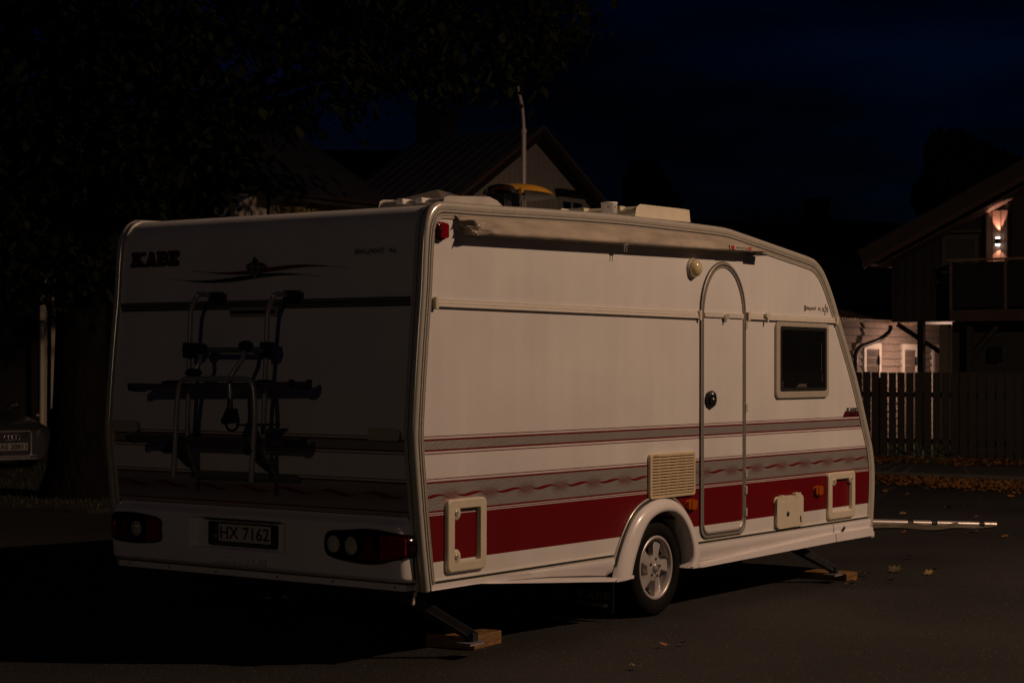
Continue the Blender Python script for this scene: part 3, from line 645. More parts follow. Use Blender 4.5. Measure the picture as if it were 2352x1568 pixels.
# lettering and badge
text('B', SY(-.003), 4.712, 4.742, 2.103, 2.148, 'model_lettering', mat('brown_foil', (.07, .012, .008), .4), cv, bold=.015)
text('RILJANT  XL', SY(-.003), 4.75, 5.00, 2.106, 2.138, 'model_lettering', bpy.data.materials['brown_foil'], cv, bold=.008)
text('K', SY(-.003), 5.025, 5.062, 2.105, 2.140, 'model_lettering', M['darkfoil'], cv, bold=.006)
text('S', SY(-.003), 5.085, 5.125, 2.105, 2.142, 'model_lettering', M['darkfoil'], cv, bold=.006)
b = MB(); b.prism([(5.056, 2.080), (5.072, 2.080), (5.0675, 2.090), (5.0775, 2.144), (5.086, 2.143), (5.0785, 2.168), (5.069, 2.146), (5.073, 2.1445), (5.0625, 2.090)], SY(-.001), SY(-.0032)); b.build('model_lettering', M['darkfoil'], cv)
b = MB(); b.prism([(5.385, 1.276), (5.725, 1.276), (5.672, 1.325), (5.43, 1.325)], SY(-.001), SY(-.003)); bdg = b.build('brand_badge', mat('badge_red', (.075, .004, .005), .35, var=.3, vscale=10), cv)
b = MB(); b.lathe([(.045, 0), (.0001, .0)], (5.56, -.0034, 1.293), (0, -1, 0), 24)
for v in b.v[:]: pass
b.v = [(x, y, 1.293+(z-1.293)*.16) for x, y, z in b.v]; b.build('badge_dark_oval', M['blackfoil'], bdg)
kabe(lambda a, c, k: Vector((5.455+a, -.0042-.0001*k, 1.312+c)), .195, .038, 'badge_letters', mat('badge_grey', (.05, .05, .038), .4), bdg)

# ---- lower rail, skirts, wheel arch
for x0, x1 in ((.095, 1.985), (3.04, 5.88)):
    b = MB(); b.box(x0, x1, -.010, .0, .440, .447); b.box(x0, x1, -.010, .0, .461, .467); b.build('sill_rail', M['railw'], cv)
    b = MB(); b.box(x0, x1, -.007, .001, .447, .461); b.build('sill_insert', M['black'], cv)
def skirt(xs, zbf, lipf, undf, name):
    rows = []
    for x in xs:
        zb = zbf(x); lp = lipf(x); un = undf(x); ou = -.035 if lp > .004 else -.02
        zl = zb+lp
        rows.append([Vector((x, -.002, .440)), Vector((x, -.012, .437)), Vector((x, -.016, .43*.6+.4*max(zl+.05, .38))), Vector((x, -.016+un*.3, zl+ (.44-zl)*.28)), Vector((x, -.016+un, zl+.004)), Vector((x, ou, zl)), Vector((x, ou-.002, zb+.003)), Vector((x, ou+.004, zb)), Vector((x, .03, zb+.002))])
    b = MB(); b.loft(rows, True); o = b.build(name, M['gel'], cv); es = o.modifiers.new('e', 'EDGE_SPLIT'); es.split_angle = radians(50); return o
skirt([.06+.05*i for i in range(39)]+[1.985], lambda x: .411 if x < .5 else .411-(x-.5)*.084, lambda x: .002+max(0, min(.024, (x-.5)*.03)), lambda x: max(0, min(.07, (x-.55)*.06)), 'rear_skirt')
skirt([3.065+.06*i for i in range(47)]+[5.885], lambda x: .283+min(x-3.06, 2.1)*.009, lambda x: .023+min((x-3.06)*.022, .047), lambda x: max(.006, .060-(x-3.06)*.026), 'side_skirt')
b = MB(); b.tube([(5.19, -.014, .440), (5.19, -.018, .40), (5.188, -.020, .372), (5.190, -.038, .366), (5.195, -.038, .302)], .0022, 5); b.build('skirt_seam', M['plblack'], cv)
b = MB(); b.prism([(5.33, .385), (5.385, .415), (5.40, .40), (5.36, .37)], SY(-.008), SY(-.020)); b.build('skirt_latch', M['plblack'], cv)
ao = [(1.962, .288), (1.985, .36), (2.022, .44), (2.068, .52), (2.120, .592), (2.20, .678), (2.304, .742), (2.44, .782), (2.585, .792), (2.73, .768), (2.85, .70), (2.94, .612), (3.0, .52), (3.038, .435), (3.06, .36), (3.05, .292)]
ai = [(2.128, .300), (2.143, .35), (2.170, .42), (2.21, .49), (2.255, .56), (2.32, .63), (2.39, .672), (2.48, .698), (2.585, .704), (2.69, .688), (2.78, .64), (2.85, .57), (2.90, .49), (2.925, .42), (2.925, .35), (2.89, .298)]
AO = [Vector((x, 0, z)) for x, z in ao]; AI = [Vector((x, 0, z)) for x, z in ai]
AO = cat_rom(AO, 3); AI = cat_rom(AI, 3)
b = MB(); rows = []
for t, y in ((0, -.004), (.02, -.022), (.10, -.040), (.35, -.060), (.7, -.066), (.93, -.062), (1, -.050)):
    rows.append([o.lerp(i, t)+Vector((0, y, 0)) for o, i in zip(AO, AI)])
rows.append([i+Vector((0, .10, 0)) for i in AI]); b.loft(rows, True)
for idx in (0, -1):
    e_ = [r[idx] for r in rows[:7]]; b.loft([e_, [p+Vector((0, .02, 0)) if False else Vector((p.x, .03, p.z)) for p in e_]], False)
    b.add([rows[0][idx]+Vector((0, -.04, 0)), rows[6][idx]+Vector((0, -.022, 0)), rows[6][idx]+Vector((0, -.022, .022)), rows[0][idx]+Vector((0, -.04, .022))], [(0, 1, 2, 3)])
wa = b.build('wheel_arch', M['gel'], cv)
b = MB(); q = [p+Vector((0, -.012, 0)) for p in AO[4:-4]]; b.tube(q, .011, 8); b.build('arch_trim', M['jack'], wa)
b = MB(); q = [(p-Vector((wc[0], 0, .3))) for p in AO[4:-4]]; b.tube([Vector((wc[0], -.006, .3))+v*1.035 for v in q], .007, 8); b.build('arch_rail', M['trimw'], wa)
# wheel
wl = MB(); rt_ = .322
wl.lathe([(.215, .02), (.222, -.002), (.24, -.012), (.275, -.014), (.305, -.004), (.318, .012), (rt_, .035), (rt_, .15), (.315, .175), (.28, .19), (.2, .18)], (wc[0], .035, rt_), (0, 1, 0), 72)
for k in range(60):
    a = 2*pi*k/60; c, s = cos(a), sin(a)
    for y in (.055, .11, .165):
        pass
wheel = wl.build('wheel', M['tyre'], cv)
cx, cz, y0 = wc[0], rt_, .040
b = MB(); b.lathe([(.2165, .004), (.2165, -.004), (.205, -.008), (.194, -.004), (.190, .03), (.186, .12), (.1, .13)], (cx, y0, cz), (0, 1, 0), 72)
rim = b.build('rim', M['wheel'], wheel)
def spoke_disc():
    b = MB(); N = 120; outer, inner = [], []
    for k in range(N):
        a = 2*pi*k/N; ph = (a*5/(2*pi)) % 1.0; d = abs(ph-.5)*2       # 1 on a spoke axis, 0 between
        # radius of the web edge: deep bays between 5 spokes, slightly turned like turbine blades
        r = .088+.104*max(0, min(1, (d-.50)/.15))**.8
        tw = .16*(r-.09)/.1
        outer.append((r, a+radians(9)+tw))
    f = [Vector((cx+r*sin(a), y0+.030-(.018 if r < .12 else .010), cz+r*cos(a))) for r, a in outer]
    bk = [Vector((v.x, y0+.055, v.z)) for v in f]
    mid = [Vector((cx+.052*sin(a), y0+.004, cz+.052*cos(a))) for r, a in outer]
    rid = [Vector((cx+(.6*r+.4*.052)*sin(a), y0+.006+.008*(r/.19), cz+(.6*r+.4*.052)*cos(a))) for r, a in outer]
    ctr = [Vector((cx+.03*sin(a), y0+.004, cz+.03*cos(a))) for r, a in outer]
    b.loft([bk, f, rid, mid, ctr], True, True); b.add(ctr, [tuple(range(N))]); return b
sd = spoke_disc(); sp = sd.build('spokes', M['wheel'], wheel); es = sp.modifiers.new('e', 'EDGE_SPLIT'); es.split_angle = radians(45)
b = MB(); b.lathe([(.030, .004), (.031, -.004), (.027, -.009), (.001, -.010)], (cx, y0, cz), (0, 1, 0), 28); hc = b.build('hub_cap', M['wheel'], wheel)
b = MB()
for k in range(5):
    a = 2*pi*k/5+radians(9); b.lathe([(.0105, 0), (.010, -.0015), (.0001, -.0008)], (cx+.060*sin(a), y0+.003, cz+.060*cos(a)), (0, 1, 0), 14)
b.build('wheel_bolt', M['black'], wheel)
b = MB(); b.ring([(cx+.026*cos(a*.2618), cz+.026*sin(a*.2618)) for a in range(24)], [(cx+.022*cos(a*.2618), cz+.022*sin(a*.2618)) for a in range(24)], SY(y0-.0095), SY(y0-.0105)); b.prism([(cx-.006, cz-.018), (cx-.001, cz-.018), (cx+.010, cz+.016), (cx+.005, cz+.016)], SY(y0-.0095), SY(y0-.0112)); b.build('hub_emblem', M['darkfoil'], wheel)
b = MB(); b.lathe([(.186, 0), (.0001, 0)], (cx, y0+.10, cz), (0, 1, 0), 40); b.build('brake_backplate', M['chassis'], wheel)
w2 = wheel.copy(); COL.objects.link(w2); w2.scale = (1, -1, 1); w2.parent = cv; w2.matrix_parent_inverse = cv.matrix_world.inverted() if False else wheel.matrix_parent_inverse.copy(); w2.location = (0, W, 0)
# mud flap
mf = MB(); mf.prism([(.09, .055), (.40, .045), (.40, .30), (.09, .30)], SX(2.135), SX(2.125)); flap = mf.build('mud_flap', M['black'], cv, .003)
kabe(lambda a, c, k: Vector((2.124-.0002*k, .375-a, .150+c)), .27, .050, 'flap_letters', mat('flap_print', (.45, .42, .40), .6), flap)
b = MB(); b.add([SX(2.1235)(*p) for p in [(.37, .125), (.12, .118), (.135, .095), (.34, .105)]], [(0, 1, 2, 3)]); b.build('flap_bar', bpy.data.materials['flap_print'], flap)
# chassis
b = MB()
for y in (.55, 1.93): b.box(.2, 5.7, y-.03, y+.03, .30, .41)
b.box(.3, 5.6, .1, 2.38, .395, .408); b.beam((2.59, .15, .32), (2.59, 2.33, .32), .09, .09); b.build('chassis', M['chassis'], cv)
# corner jacks (steadies)
def jack(foot, head, nm):
    foot = Vector(foot); head = Vector(head); b = MB()
    d = (head-foot).normalized(); sd_ = Vector((0, 1, 0))
    for s_ in (-1, 1): b.beam(foot+sd_*.026*s_, head+sd_*.030*s_, .005, .052, (0, 0, 1))
    b.beam(foot+Vector((0, 0, -.012)), head+Vector((0, 0, -.012)), .05, .006)
    b.beam(foot+Vector((0, 0, .02)), foot+Vector((0, 0, -.035)), .06, .05, (1, 0, 0))
    j = b.build(nm, M['jack'], cv, .002)
    b = MB(); b.prism([(foot.x-.075, foot.y-.05), (foot.x+.065, foot.y-.045), (foot.x+.085, foot.y), (foot.x+.065, foot.y+.05), (foot.x-.075, foot.y+.05)], lambda a, c: Vector((a, c, foot.z-.047)), lambda a, c: Vector((a, c, foot.z-.033))); b.build('jack_pad', M['pad'], j, .003)
    b = MB(); b.tube([head+Vector((.02, 0, -.02)), foot+(head-foot)*.45+Vector((0, 0, .005))], .009, 8); b.build('jack_screw', M['jack'], j)
    return j
jp = PG(1083, 1464, .115); jack((jp.x, jp.y, .127), (jp.x-.30, max(.25, jp.y+.1), .39), 'corner_jack')
jq = PG(1915, 1310, .095); jack((jq.x, jq.y, .107), (jq.x-.46, max(.22, jq.y+.2), .385), 'corner_jack')
jr = (1.25, 2.25, .12); jack((jr[0], jr[1], .127), (jr[0]+.3, jr[1], .40), 'corner_jack')
def blockt(c, lx, ly, h, rot, lab):
    b = MB(); b.box(-lx/2, lx/2, -ly/2, ly/2, .0, h); o = b.build('wooden_block', M['block'], None, .004); o.location = c; o.rotation_euler = (0, 0, rot)
    tag(o, lab, 'wooden block', 'timber blocks under the corner jacks')
pa, pb, pc = PG(1003, 1480), PG(1065, 1497), PG(1128, 1480)
vx = pc-pb; vy = pa-pb; cc = pb+vx/2+vy/2
blockt((cc.x, cc.y, .001), vx.length, vy.length, .078, atan2(vx.y, vx.x), 'squared timber block under the corner jack nearest the camera')
pa, pb, pc = PG(1856, 1325), PG(1918, 1337), PG(1950, 1332)
vx = pc-pb; cc = (pa+pc)/2
blockt((5.30, .10, .001), .22, .44, .058, .05, 'timber block under the front corner jack beyond the wheel')
blockt((1.25, 2.25, .001), .2, .3, .078, .2, 'timber block in the dark under the far rear corner jack')

# ---- roof fittings
Zr = lambda u, v: (845.2+u*.2083, 404.2+v*.2083)
def RT(u, v, Y): return PS(*Zr(u, v), Y)
# raised roof light at the rear
xn = RT(820, 230, .45).x; xe = RT(1500, 335, .45).x
zt = RT(820, 232, .45).z; zt2 = RT(1350, 262, .45).z
b = MB(); Y0, Y1 = .45, min(1.6, PR(868, 474, RT(820, 230, .45).x).y)
side_p = [(xn-.02, 2.57), (xn, 2.60), (xn+.03, zt-.01), (xn+.06, zt), (xn+(xe-xn)*.75, zt2+.006), (xn+(xe-xn)*.88, zt2-.012), (xn+(xe-xn)*.95, zt2-.035), (xe, 2.60), (xe+.01, 2.57)]
b.prism(side_p, SY(Y0), SY(Y1)); rl_ = b.build('roof_light', mat('weathered_gelcoat', (.42, .39, .35), .4, var=.15, vscale=5), cv, .012, 3)
ap = RT(765, 150, .80)
b = MB(); b.add([(xn+.03, .47, zt-.012), (xe-.30, .47, zt2-.012), (xe-.30, Y1-.02, zt2-.012), (xn+.03, Y1-.02, zt-.012), (max(xn+.06, ap.x), .80, ap.z), (max(xn+.06, ap.x)+.10, .80, ap.z-.008)], [(0, 1, 5, 4), (1, 2, 5), (2, 3, 4, 5), (3, 0, 4)])
b.build('roof_light_dome', mat('dome_acrylic', (.20, .18, .155), .35, var=.05), rl_)
b = MB()
for yy in (.60, .75): b.box(xn-.01, xn+.12, yy, yy+.055, zt-.03, zt+.006)
b.build('hinge_cover', M['gel'], rl_, .008)
# stowed dish
Zd = lambda u, v: (1090.2+u*.0781, 404.2+v*.0781)
YD = 1.25
def dp(u, v, Y=YD): return PS(*Zd(u, v), Y)
pR = dp(1990, 660); pL = dp(600, 330); ctr = (pL+pR)/2; ax = (pR-pL)
tilt = atan2(ax.z, ax.x)
NR, NA = 10, 40; Rm = Matrix.Rotation(-tilt, 4, 'Y'); ds = None
def dtr(v): return tuple((Rm @ Vector(v))+Vector((ctr.x+.02, YD, ctr.z-.012)))
for nm, hh, m_ in (('satellite_dish', lambda r: .062*(1-r**5), M['yellow']), ('dish_underside', lambda r: -.030*(1-r**3), M['plblack'])):
    d_ = MB(); d_.loft([[dtr(((i/NR if i else .001)*cos(2*pi*k/NA)*.27*(1 if nm[0] == 's' else .97), (i/NR if i else .001)*sin(2*pi*k/NA)*.24*(1 if nm[0] == 's' else .97), hh(i/NR)-(0 if nm[0] == 's' else .002))) for k in range(NA)] for i in range(NR+1)], True, True)
    o_ = d_.build(nm, m_, ds or cv); ds = ds or o_
b = MB()   # dark hood over the pivot end
rows = []
for i in range(9):
    a = pi*i/8; rows.append([Rm @ Vector((-.29+.16*t, -.13*cos(a), -.03+ (.075-.02*abs(t-.5))*sin(a)))+Vector((ctr.x+.02, YD, ctr.z-.01)) for t in (0, .25, .5, .75, 1)])
b.loft(rows, True); b.build('pivot_hood', M['plblack'], ds)
b = MB(); b.box(ctr.x-.26, ctr.x-.17, YD-.06, YD+.1, 2.60, ctr.z-.02); b.box(ctr.x-.14, ctr.x-.05, YD-.04, YD+.06, 2.60, ctr.z-.03); b.build('dish_mast', M['plblack'], ds, .004)
b = MB(); b.tube(fillet([(ctr.x-.02, YD, 2.60), (ctr.x-.01, YD, ctr.z-.03)], .01), .012, 8); b.tube(fillet([(ctr.x+.05, YD-.02, 2.60), (ctr.x+.055, YD-.02, 2.68), (ctr.x+.03, YD-.02, ctr.z-.02)], .04), .004, 6)
b.tube(fillet([(ctr.x-.15, YD-.07, 2.61), (ctr.x-.15, YD-.08, 2.68), (ctr.x-.05, YD-.08, 2.70), (ctr.x+.02, YD-.05, 2.69)], .03), .004, 6); b.build('dish_bracket', M['tube'], ds)
b = MB(); b.lathe([(.0001, -.004), (.020, -.004), (.020, .004), (.0001, .004)], (ctr.x-.205, YD-.16, ctr.z-.01), (1, .2, 0), 16); b.build('dish_knob', M['yellow'], ds)
# small dome
pm = PS(1267, 475, .5); b = MB(); b.lathe([(.13, 0), (.125, .02), (.10, .035), (.06, .04), (.0001, .04)], (pm.x, .5, roofz(pm.x)), (0, 0, 1), 30); b.build('roof_cap', M['gel'], cv)
# flue
pf = PS(1399, 480, .28); zf = PS(1399, 491, .28).z; zt_ = PS(1399, 465, .28).z
b = MB(); b.lathe([(.03, -.03), (.03, .0)], (pf.x, .28, zf), (0, 0, 1), 20); b.lathe([(.0001, 0), (.054, 0), (.054, zt_-zf-.012), (.058, zt_-zf-.010), (.058, zt_-zf), (.0001, zt_-zf+.001)], (pf.x, .28, zf), (0, 0, 1), 40); fl = b.build('flue', M['gel'], cv)
b = MB()
for a in (205, 262, 318): b.box(-.005, .005, -.0555, -.052, zf+.035, zf+.048) if False else b.lathe([(.0001, .0545), (.0065, .0545)], (pf.x, .28, zf+.042), (cos(radians(a)), sin(radians(a)), 0), 4, False)
b.build('flue_slot', M['black'], fl)
# roof ventilator box
q0 = PS(1462, 480, .30); q1 = PS(1583, 500, .30); q2 = PS(1462, 493, .30); q3 = PS(1500, 470, .3)
b = MB(); zlo = q2.z; zhi = PS(1460, 472, .30).z
b.prism([(q0.x, zlo), (q0.x+.01, zhi-.02), (q0.x+.05, zhi), (q1.x-.09, PS(1565, 484, .3).z), (q1.x-.01, PS(1583, 487, .3).z), (q1.x, PS(1583, 506, .3).z)], SY(.30), SY(.95)); vb = b.build('roof_ventilator', M['cream'], cv, .014, 3)
b = MB()
for yy in (.42, .72):
    b.box(q0.x-.02, q0.x+.05, yy, yy+.13, zhi-.03, zhi+.003)
b.build('ventilator_tab', M['cream'], vb, .004)
b = MB(); b.box(q0.x+.10, q1.x-.16, .38, .85, 2.60, zlo+.02); b.build('ventilator_base', M['black'], vb)

# ---- rear end
XR = -.055
rr_ = MB(); h = .045; sec = [(0, 0), (-.010, .004), (-.012, .014), (-.006, .018), (-.015, .022), (-.016, .036), (-.008, .044), (0, .045)]
rr_.loft([[Vector((-.02+a, y, 2.022+c)) for a, c in sec] for y in (.075, 2.41)], False); rr_.build('rear_rail', M['rearrail'], cv)
b = MB(); b.box(-.0385, -.03, .075, 2.41, 2.0405, 2.0435); b.box(-.030, -.012, .075, 2.41, 2.013, 2.0205); b.build('rear_rail_groove', M['black'], cv)
def RX(X): return lambda a, c: Vector((X, a, c))
# bumper moulding
NY, NZ = 150, 46; rows = []
def ss(t): t = max(0, min(1, t)); return t*t*(3-2*t)
for j in range(NZ+1):
    z = .462+(.826-.462)*j/NZ; row = []
    base = -.045 - .062*ss((.826-z)/.055) - .012*sin(pi*(z-.46)/.36)
    base += .035*ss((.485-z)/.03)
    for i in range(NY+1):
        y = .045+(2.435-.045)*i/NY; X = base
        e = min(y-.045, 2.435-y); q_ = max(0, 1-e/.085); X += .085*(1-sqrt(max(0, 1-q_*q_)))
        # number plate recess
        m_ = ss((y-.925)/.045)*ss((1.715-y)/.045)*ss((z-.572)/.02)*ss((.762-z)/.014); X += .038*m_
        row.append(Vector((X, y, z)))
    rows.append(row)
b = MB(); b.loft(rows, True); bp = b.build('bumper', M['gel'], cv)
b = MB(); b.box(-.050, .02, .085, 2.40, .410, .450); b.build('valance', M['gel'], cv, .006)
b = MB(); b.box(-.045, .0, .075, 2.41, .450, .464); b.build('valance_gap', M['black'], cv)
b = MB()
for y in (.16, .62, 1.05, 1.55, 1.95, 2.3): b.lathe([(.007, 0), (.006, .003), (.0001, .003)], (-.050, y, .432), (-1, 0, 0), 10)
b.build('valance_screw', M['jack'], cv)
kabe(lambda a, c, k: Vector((-.1215-.0004*k, 1.49-a, .503+c)), .42, .036, 'bumper_letters', M['gel'], bp)
b = MB(); b.box(-.124, -.115, 1.05, 1.52, .492, .497); b.build('bumper_ridge', M['gel'], bp)
# plate
b = MB(); b.prism(rrect(1.014, 1.574, .598, .735, .012), RX(-.075), RX(-.090)); pf_ = b.build('number_plate', M['plblack'], cv, .003)
b = MB(); b.add([RX(-.0915)(*p) for p in ((1.065, .622), (1.488, .622), (1.488, .726), (1.065, .726))], [(0, 1, 2, 3)]); b.build('plate_field', M['platewhite'], pf_)
b = MB(); b.add([RX(-.0915)(*p) for p in ((1.492, .622), (1.535, .622), (1.535, .726), (1.492, .726))], [(0, 1, 2, 3)]); b.build('country_band', M['flagblue'], pf_)
b = MB(); b.add([RX(-.0922)(*p) for p in ((1.497, .686), (1.530, .686), (1.530, .712), (1.497, .712))], [(0, 1, 2, 3)]); b.build('flag_red', mat('flag_red', (.20, .01, .015), .5), pf_)
b = MB(); b.add([RX(-.0926)(*p) for p in ((1.497, .6965), (1.530, .6965), (1.530, .7015), (1.497, .7015))], [(0, 1, 2, 3)]); b.add([RX(-.0929)(*p) for p in ((1.517, .686), (1.522, .686), (1.522, .712), (1.517, .712))], [(0, 1, 2, 3)]); b.build('flag_cross', M['flagblue'], pf_)
NEG = lambda X: (lambda a, c: Vector((X, -a, c)))
text('N', NEG(-.0925), -1.523, -1.504, .640, .658, 'country_letter', M['platewhite'], pf_)
text('HX 7162', NEG(-.0925), -1.476, -1.078, .637, .713, 'plate_number', M['platetxt'], pf_, bold=.012)
text('CAMPINGGÅRDEN AS - DRAMMEN - TLF: 32 24 38 00', NEG(-.0915), -1.525, -1.10, .6045, .6135, 'frame_lettering', M['letterpale'], pf_)
b = MB(); b.box(-.112, -.085, .985, 1.60, .752, .760); b.build('plate_lamp_bar', M['jack'], cv)
# tail lights
def tail(pts, name, lab, items):
    P = [RK(L2, u, v, -.125) for u, v in pts]; P2 = cat_rom([(p.y, p.z, 0) for p in P], 3, True)
    poly = [(p.x, p.y) for p in P2]
    cy = sum(p[0] for p in poly)/len(poly); cz_ = sum(p[1] for p in poly)/len(poly)
    def xoff(y): e = min(y-.045, 2.435-y); return .022*(1-ss(e/.11))
    sh = lambda k, X: [Vector((X+xoff(cy+(a-cy)*k), cy+(a-cy)*k, cz_+(c-cz_)*k)) for a, c in poly]
    b = MB(); b.loft([sh(1, -.045), sh(1, -.128), sh(.97, -.136), sh(.6, -.142), sh(.2, -.144)], True, True); b.add(sh(.2, -.144), [tuple(range(len(poly)))])
    t = b.build(name, M['lampdark'], cv); t['label'] = lab
    for kind, u, v, ru, rv in items:
        if kind == 'poly':
            pl_ = [RK(L2, a_, b_, -.142) for a_, b_ in u]; b = MB(); b.loft([[Vector((-.134+xoff(q.y), q.y, q.z)) for q in pl_], [Vector((-.1455+xoff(q.y), q.y, q.z)) for q in pl_]], False, True); b.add([Vector((-.1455+xoff(q.y), q.y, q.z)) for q in pl_], [tuple(range(len(pl_)))]); b.build('red_lens', M['redlens'], t); continue
        c0 = RK(L2, u, v, -.145); ey = abs(RK(L2, u+ru, v, -.145).y-c0.y); ez = abs(RK(L2, u, v+rv, -.145).z-c0.z); xo = xoff(c0.y)*.9
        if kind == 'tri':
            a = RK(L2, u, v-rv, 0); b = MB(); b.prism([(c0.y+ey, c0.z-ez), (c0.y-ey, c0.z-ez), (c0.y, c0.z+ez)], RX(-.138+xo), RX(-.1475+xo)); b.build('triangle_reflector', M['triangle'], t)
        else:
            b = MB(); N = 28
            rws = [[Vector((-.135-(hh)+xo, c0.y+ey*k_*cos(2*pi*i/N), c0.z+ez*k_*sin(2*pi*i/N))) for i in range(N)] for k_, hh in ((1, 0), (.98, .010), (.8, .0145), (.5, .0165), (.01, .0175))]
            b.loft(rws, True, True); b.build('round_lens' if kind == 'clear' else 'red_lens', M['clearlens'] if kind == 'clear' else M['redlens'], t)
tail([(1562, 1040), (1585, 955), (1700, 942), (1860, 935), (1990, 955), (2122, 1000), (2122, 1135), (2030, 1165), (1920, 1187), (1760, 1172), (1592, 1125)], 'tail_light', 'near tail light with two clear round lenses and red outer lens',
     [('clear', 1622, 1042, 43, 62), ('clear', 1745, 1055, 44, 66), ('tri', 1875, 1065, 75, 88), ('poly', [(1950, 985), (2015, 990), (2112, 1010), (2112, 1128), (2035, 1150), (1950, 1165)], 0, 0, 0), ('red', 1995, 1072, 40, 56)])
tail([(62, 925), (80, 825), (180, 815), (300, 832), (410, 870), (418, 950), (412, 1022), (280, 1035), (160, 1025), (80, 1000)], 'tail_light', 'far tail light with one clear round lens',
     [('clear', 243, 932, 38, 56), ('tri', 158, 925, 52, 74), ('poly', [(318, 852), (402, 880), (406, 1012), (318, 1024)], 0, 0, 0), ('red', 356, 942, 30, 50), ('red', 84, 925, 15, 60)])
# marker lamps, grip, small boxes on the rear wall
for u0, u1, v0, v1 in ((83, 253, 190, 240), (1878, 2080, 250, 302)):
    a = RK(L2, u0, v1, -.11); c = RK(L2, u1, v0, -.11); b = MB(); b.prism(rrect(c.y, a.y, a.z, c.z, .012), RX(-.06), RX(-.118)); b.build('manoeuvring_handle', mat('handle_cream', (.50, .45, .36), .4), cv, .012, 3)
a = RK(L1, 905, 905, -.03); c = RK(L1, 1245, 850, -.03); b = MB(); b.prism(rrect(c.y, a.y, a.z, c.z, .012), RX(-.02), RX(-.036)); gp = b.build('brake_light', mat('brake_housing', (.30, .28, .25), .4), cv, .006)
b = MB(); b.box(-.040, -.03, c.y+.03, a.y-.01, c.z-.028, c.z-.010); b.build('brake_lens', M['lampdark'], gp)
# rear lettering, emblem
XF = lambda z: -.004 - (2.42-z)*.06 if z > 2.1 else -.03
def RF(off=0.003): return lambda a, c: Vector((min(-.006, -.006-(2.42-c)*.075)-off, -a, c))
kabe(lambda a, c, k: Vector((-.010-(2.39-(2.308+c))*.09-.004-.0002*k, 2.335-a, 2.300+c)), .42, .086, 'brand_letters', mat('brand_red', (.10, .006, .010), .4), cv, shear=.0)
kabe(lambda a, c, k: Vector((-.010-(2.39-(2.308+c))*.09-.002-.00005*k, 2.343-a, 2.293+c)), .42, .086, 'brand_shadow', M['blackfoil'], cv, shear=.0)
text('BRILJANT  XL', RF(.006), -.490, -.182, 2.310, 2.345, 'model_lettering', M['blackfoil'], cv, bold=.0)
def sw_band(u0, v0, um, vm, u1, v1, tmax, m, name):
    b = MB(); up_, lo_ = [], []
    for i in range(41):
        t = i/40; u = u0+(u1-u0)*t
        v = v0+(v1-v0)*t + (sin(2*pi*t))*vm
        th = 1.0+tmax*max(0, sin(pi*min(1, max(0, (t-.08)/.82))))**1.5*(1 if .08 < t < .9 else 0)
        a = RK(L1, u, v-th, -.014); c = RK(L1, u, v+th, -.014)
        up_.append(Vector((-.016-(2.3-a.z)*.08, a.y, a.z))); lo_.append(Vector((-.016-(2.3-c.z)*.08, c.y, c.z)))
    b.loft([up_, lo_], False); return b.build(name, m, cv)
sw_band(635, 588, 0, 22, 1730, 568, 12, M['redpaint'], 'rear_ribbon')
sw_band(480, 645, 0, 22, 1545, 628, 12, M['blackfoil'], 'rear_ribbon')
dpts = [(1010, 560), (1030, 540), (1055, 528), (1073, 488), (1092, 526), (1135, 536), (1157, 560), (1075, 645)]
P = [RK(L1, u, v, -.02) for u, v in dpts]; b = MB(); b.prism([(p.y, p.z) for p in P], RX(-.018), RX(-.024)); em = b.build('diamond_emblem', mat('emblem_grey', (.10, .11, .10), .3, .4, var=.5, vscale=18), cv)
b = MB()
for (u0, v0, u1, v1) in ((1012, 560, 1155, 560), (1045, 560, 1075, 640), (1105, 560, 1075, 640), (1045, 560, 1062, 532), (1105, 560, 1092, 532)):
    b.tube([RK(L1, u0, v0, -.026), RK(L1, u1, v1, -.026)], .0022, 5)
b.build('emblem_lines', M['letterpale'], em)
# ---- bike rack
rk = MB(); XP, XO = -.19, -.40
def T(k, u, v, X): return RK(k, u, v, X)
rack = None
def pole(us, ubot):
    b = MB(); top = T(L1, us+165, 765, -.06)
    b.tube(fillet([Vector((-.05, top.y, top.z)), Vector((XP+.05, top.y+.02, top.z+.01)), T(L1, us+55, 752, XP), T(L1, us+5, 850, XP), T(L2, ubot, 400, XP), T(L2, ubot+42, 520, -.13), T(L2, ubot+75, 553, -.10)], .07, 6), .0152, 14)
    return b
p1 = pole(622, 598); rack = p1.build('bike_rack', M['tube'], cv)
pole(1160, 1130).build('rack_pole', M['tube'], rack)
b = MB(); b.tube(fillet([T(L2, 505, 577, XO), T(L1, 528, 1568, XO), T(L1, 545, 1345, XO), T(L1, 1060, 1342, XO), T(L1, 1078, 1568, XO), T(L2, 1048, 607, XO)], .07, 6), .0160, 14); b.build('rack_hoop', M['tube'], rack)
b = MB(); b.tube(fillet([T(L1, 1010, 1110, -.24), T(L1, 1000, 1190, -.27), T(L1, 900, 1330, -.34), T(L1, 905, 1568, -.36), T(L2, 912, 100, -.36)], .05, 6), .0152, 14); b.build('holder_arm', M['tube'], rack)
b = MB(); b.tube(fillet([T(L1, 695, 1150, -.24), T(L1, 690, 1230, -.28), T(L1, 650, 1300, -.30)], .03, 4), .0150, 12); b.build('holder_arm', M['tube'], rack)
b = MB(); b.tube([T(L1, 700, 1143, -.22), T(L1, 1140, 1143, -.22)], .017, 12); b.tube([T(L2, 640, 553, -.12), T(L2, 1365, 580, -.12)], .019, 12); b.build('cross_bar', mat('rack_bar_dull', (.24, .235, .23), .45, .5), rack)
b = MB()
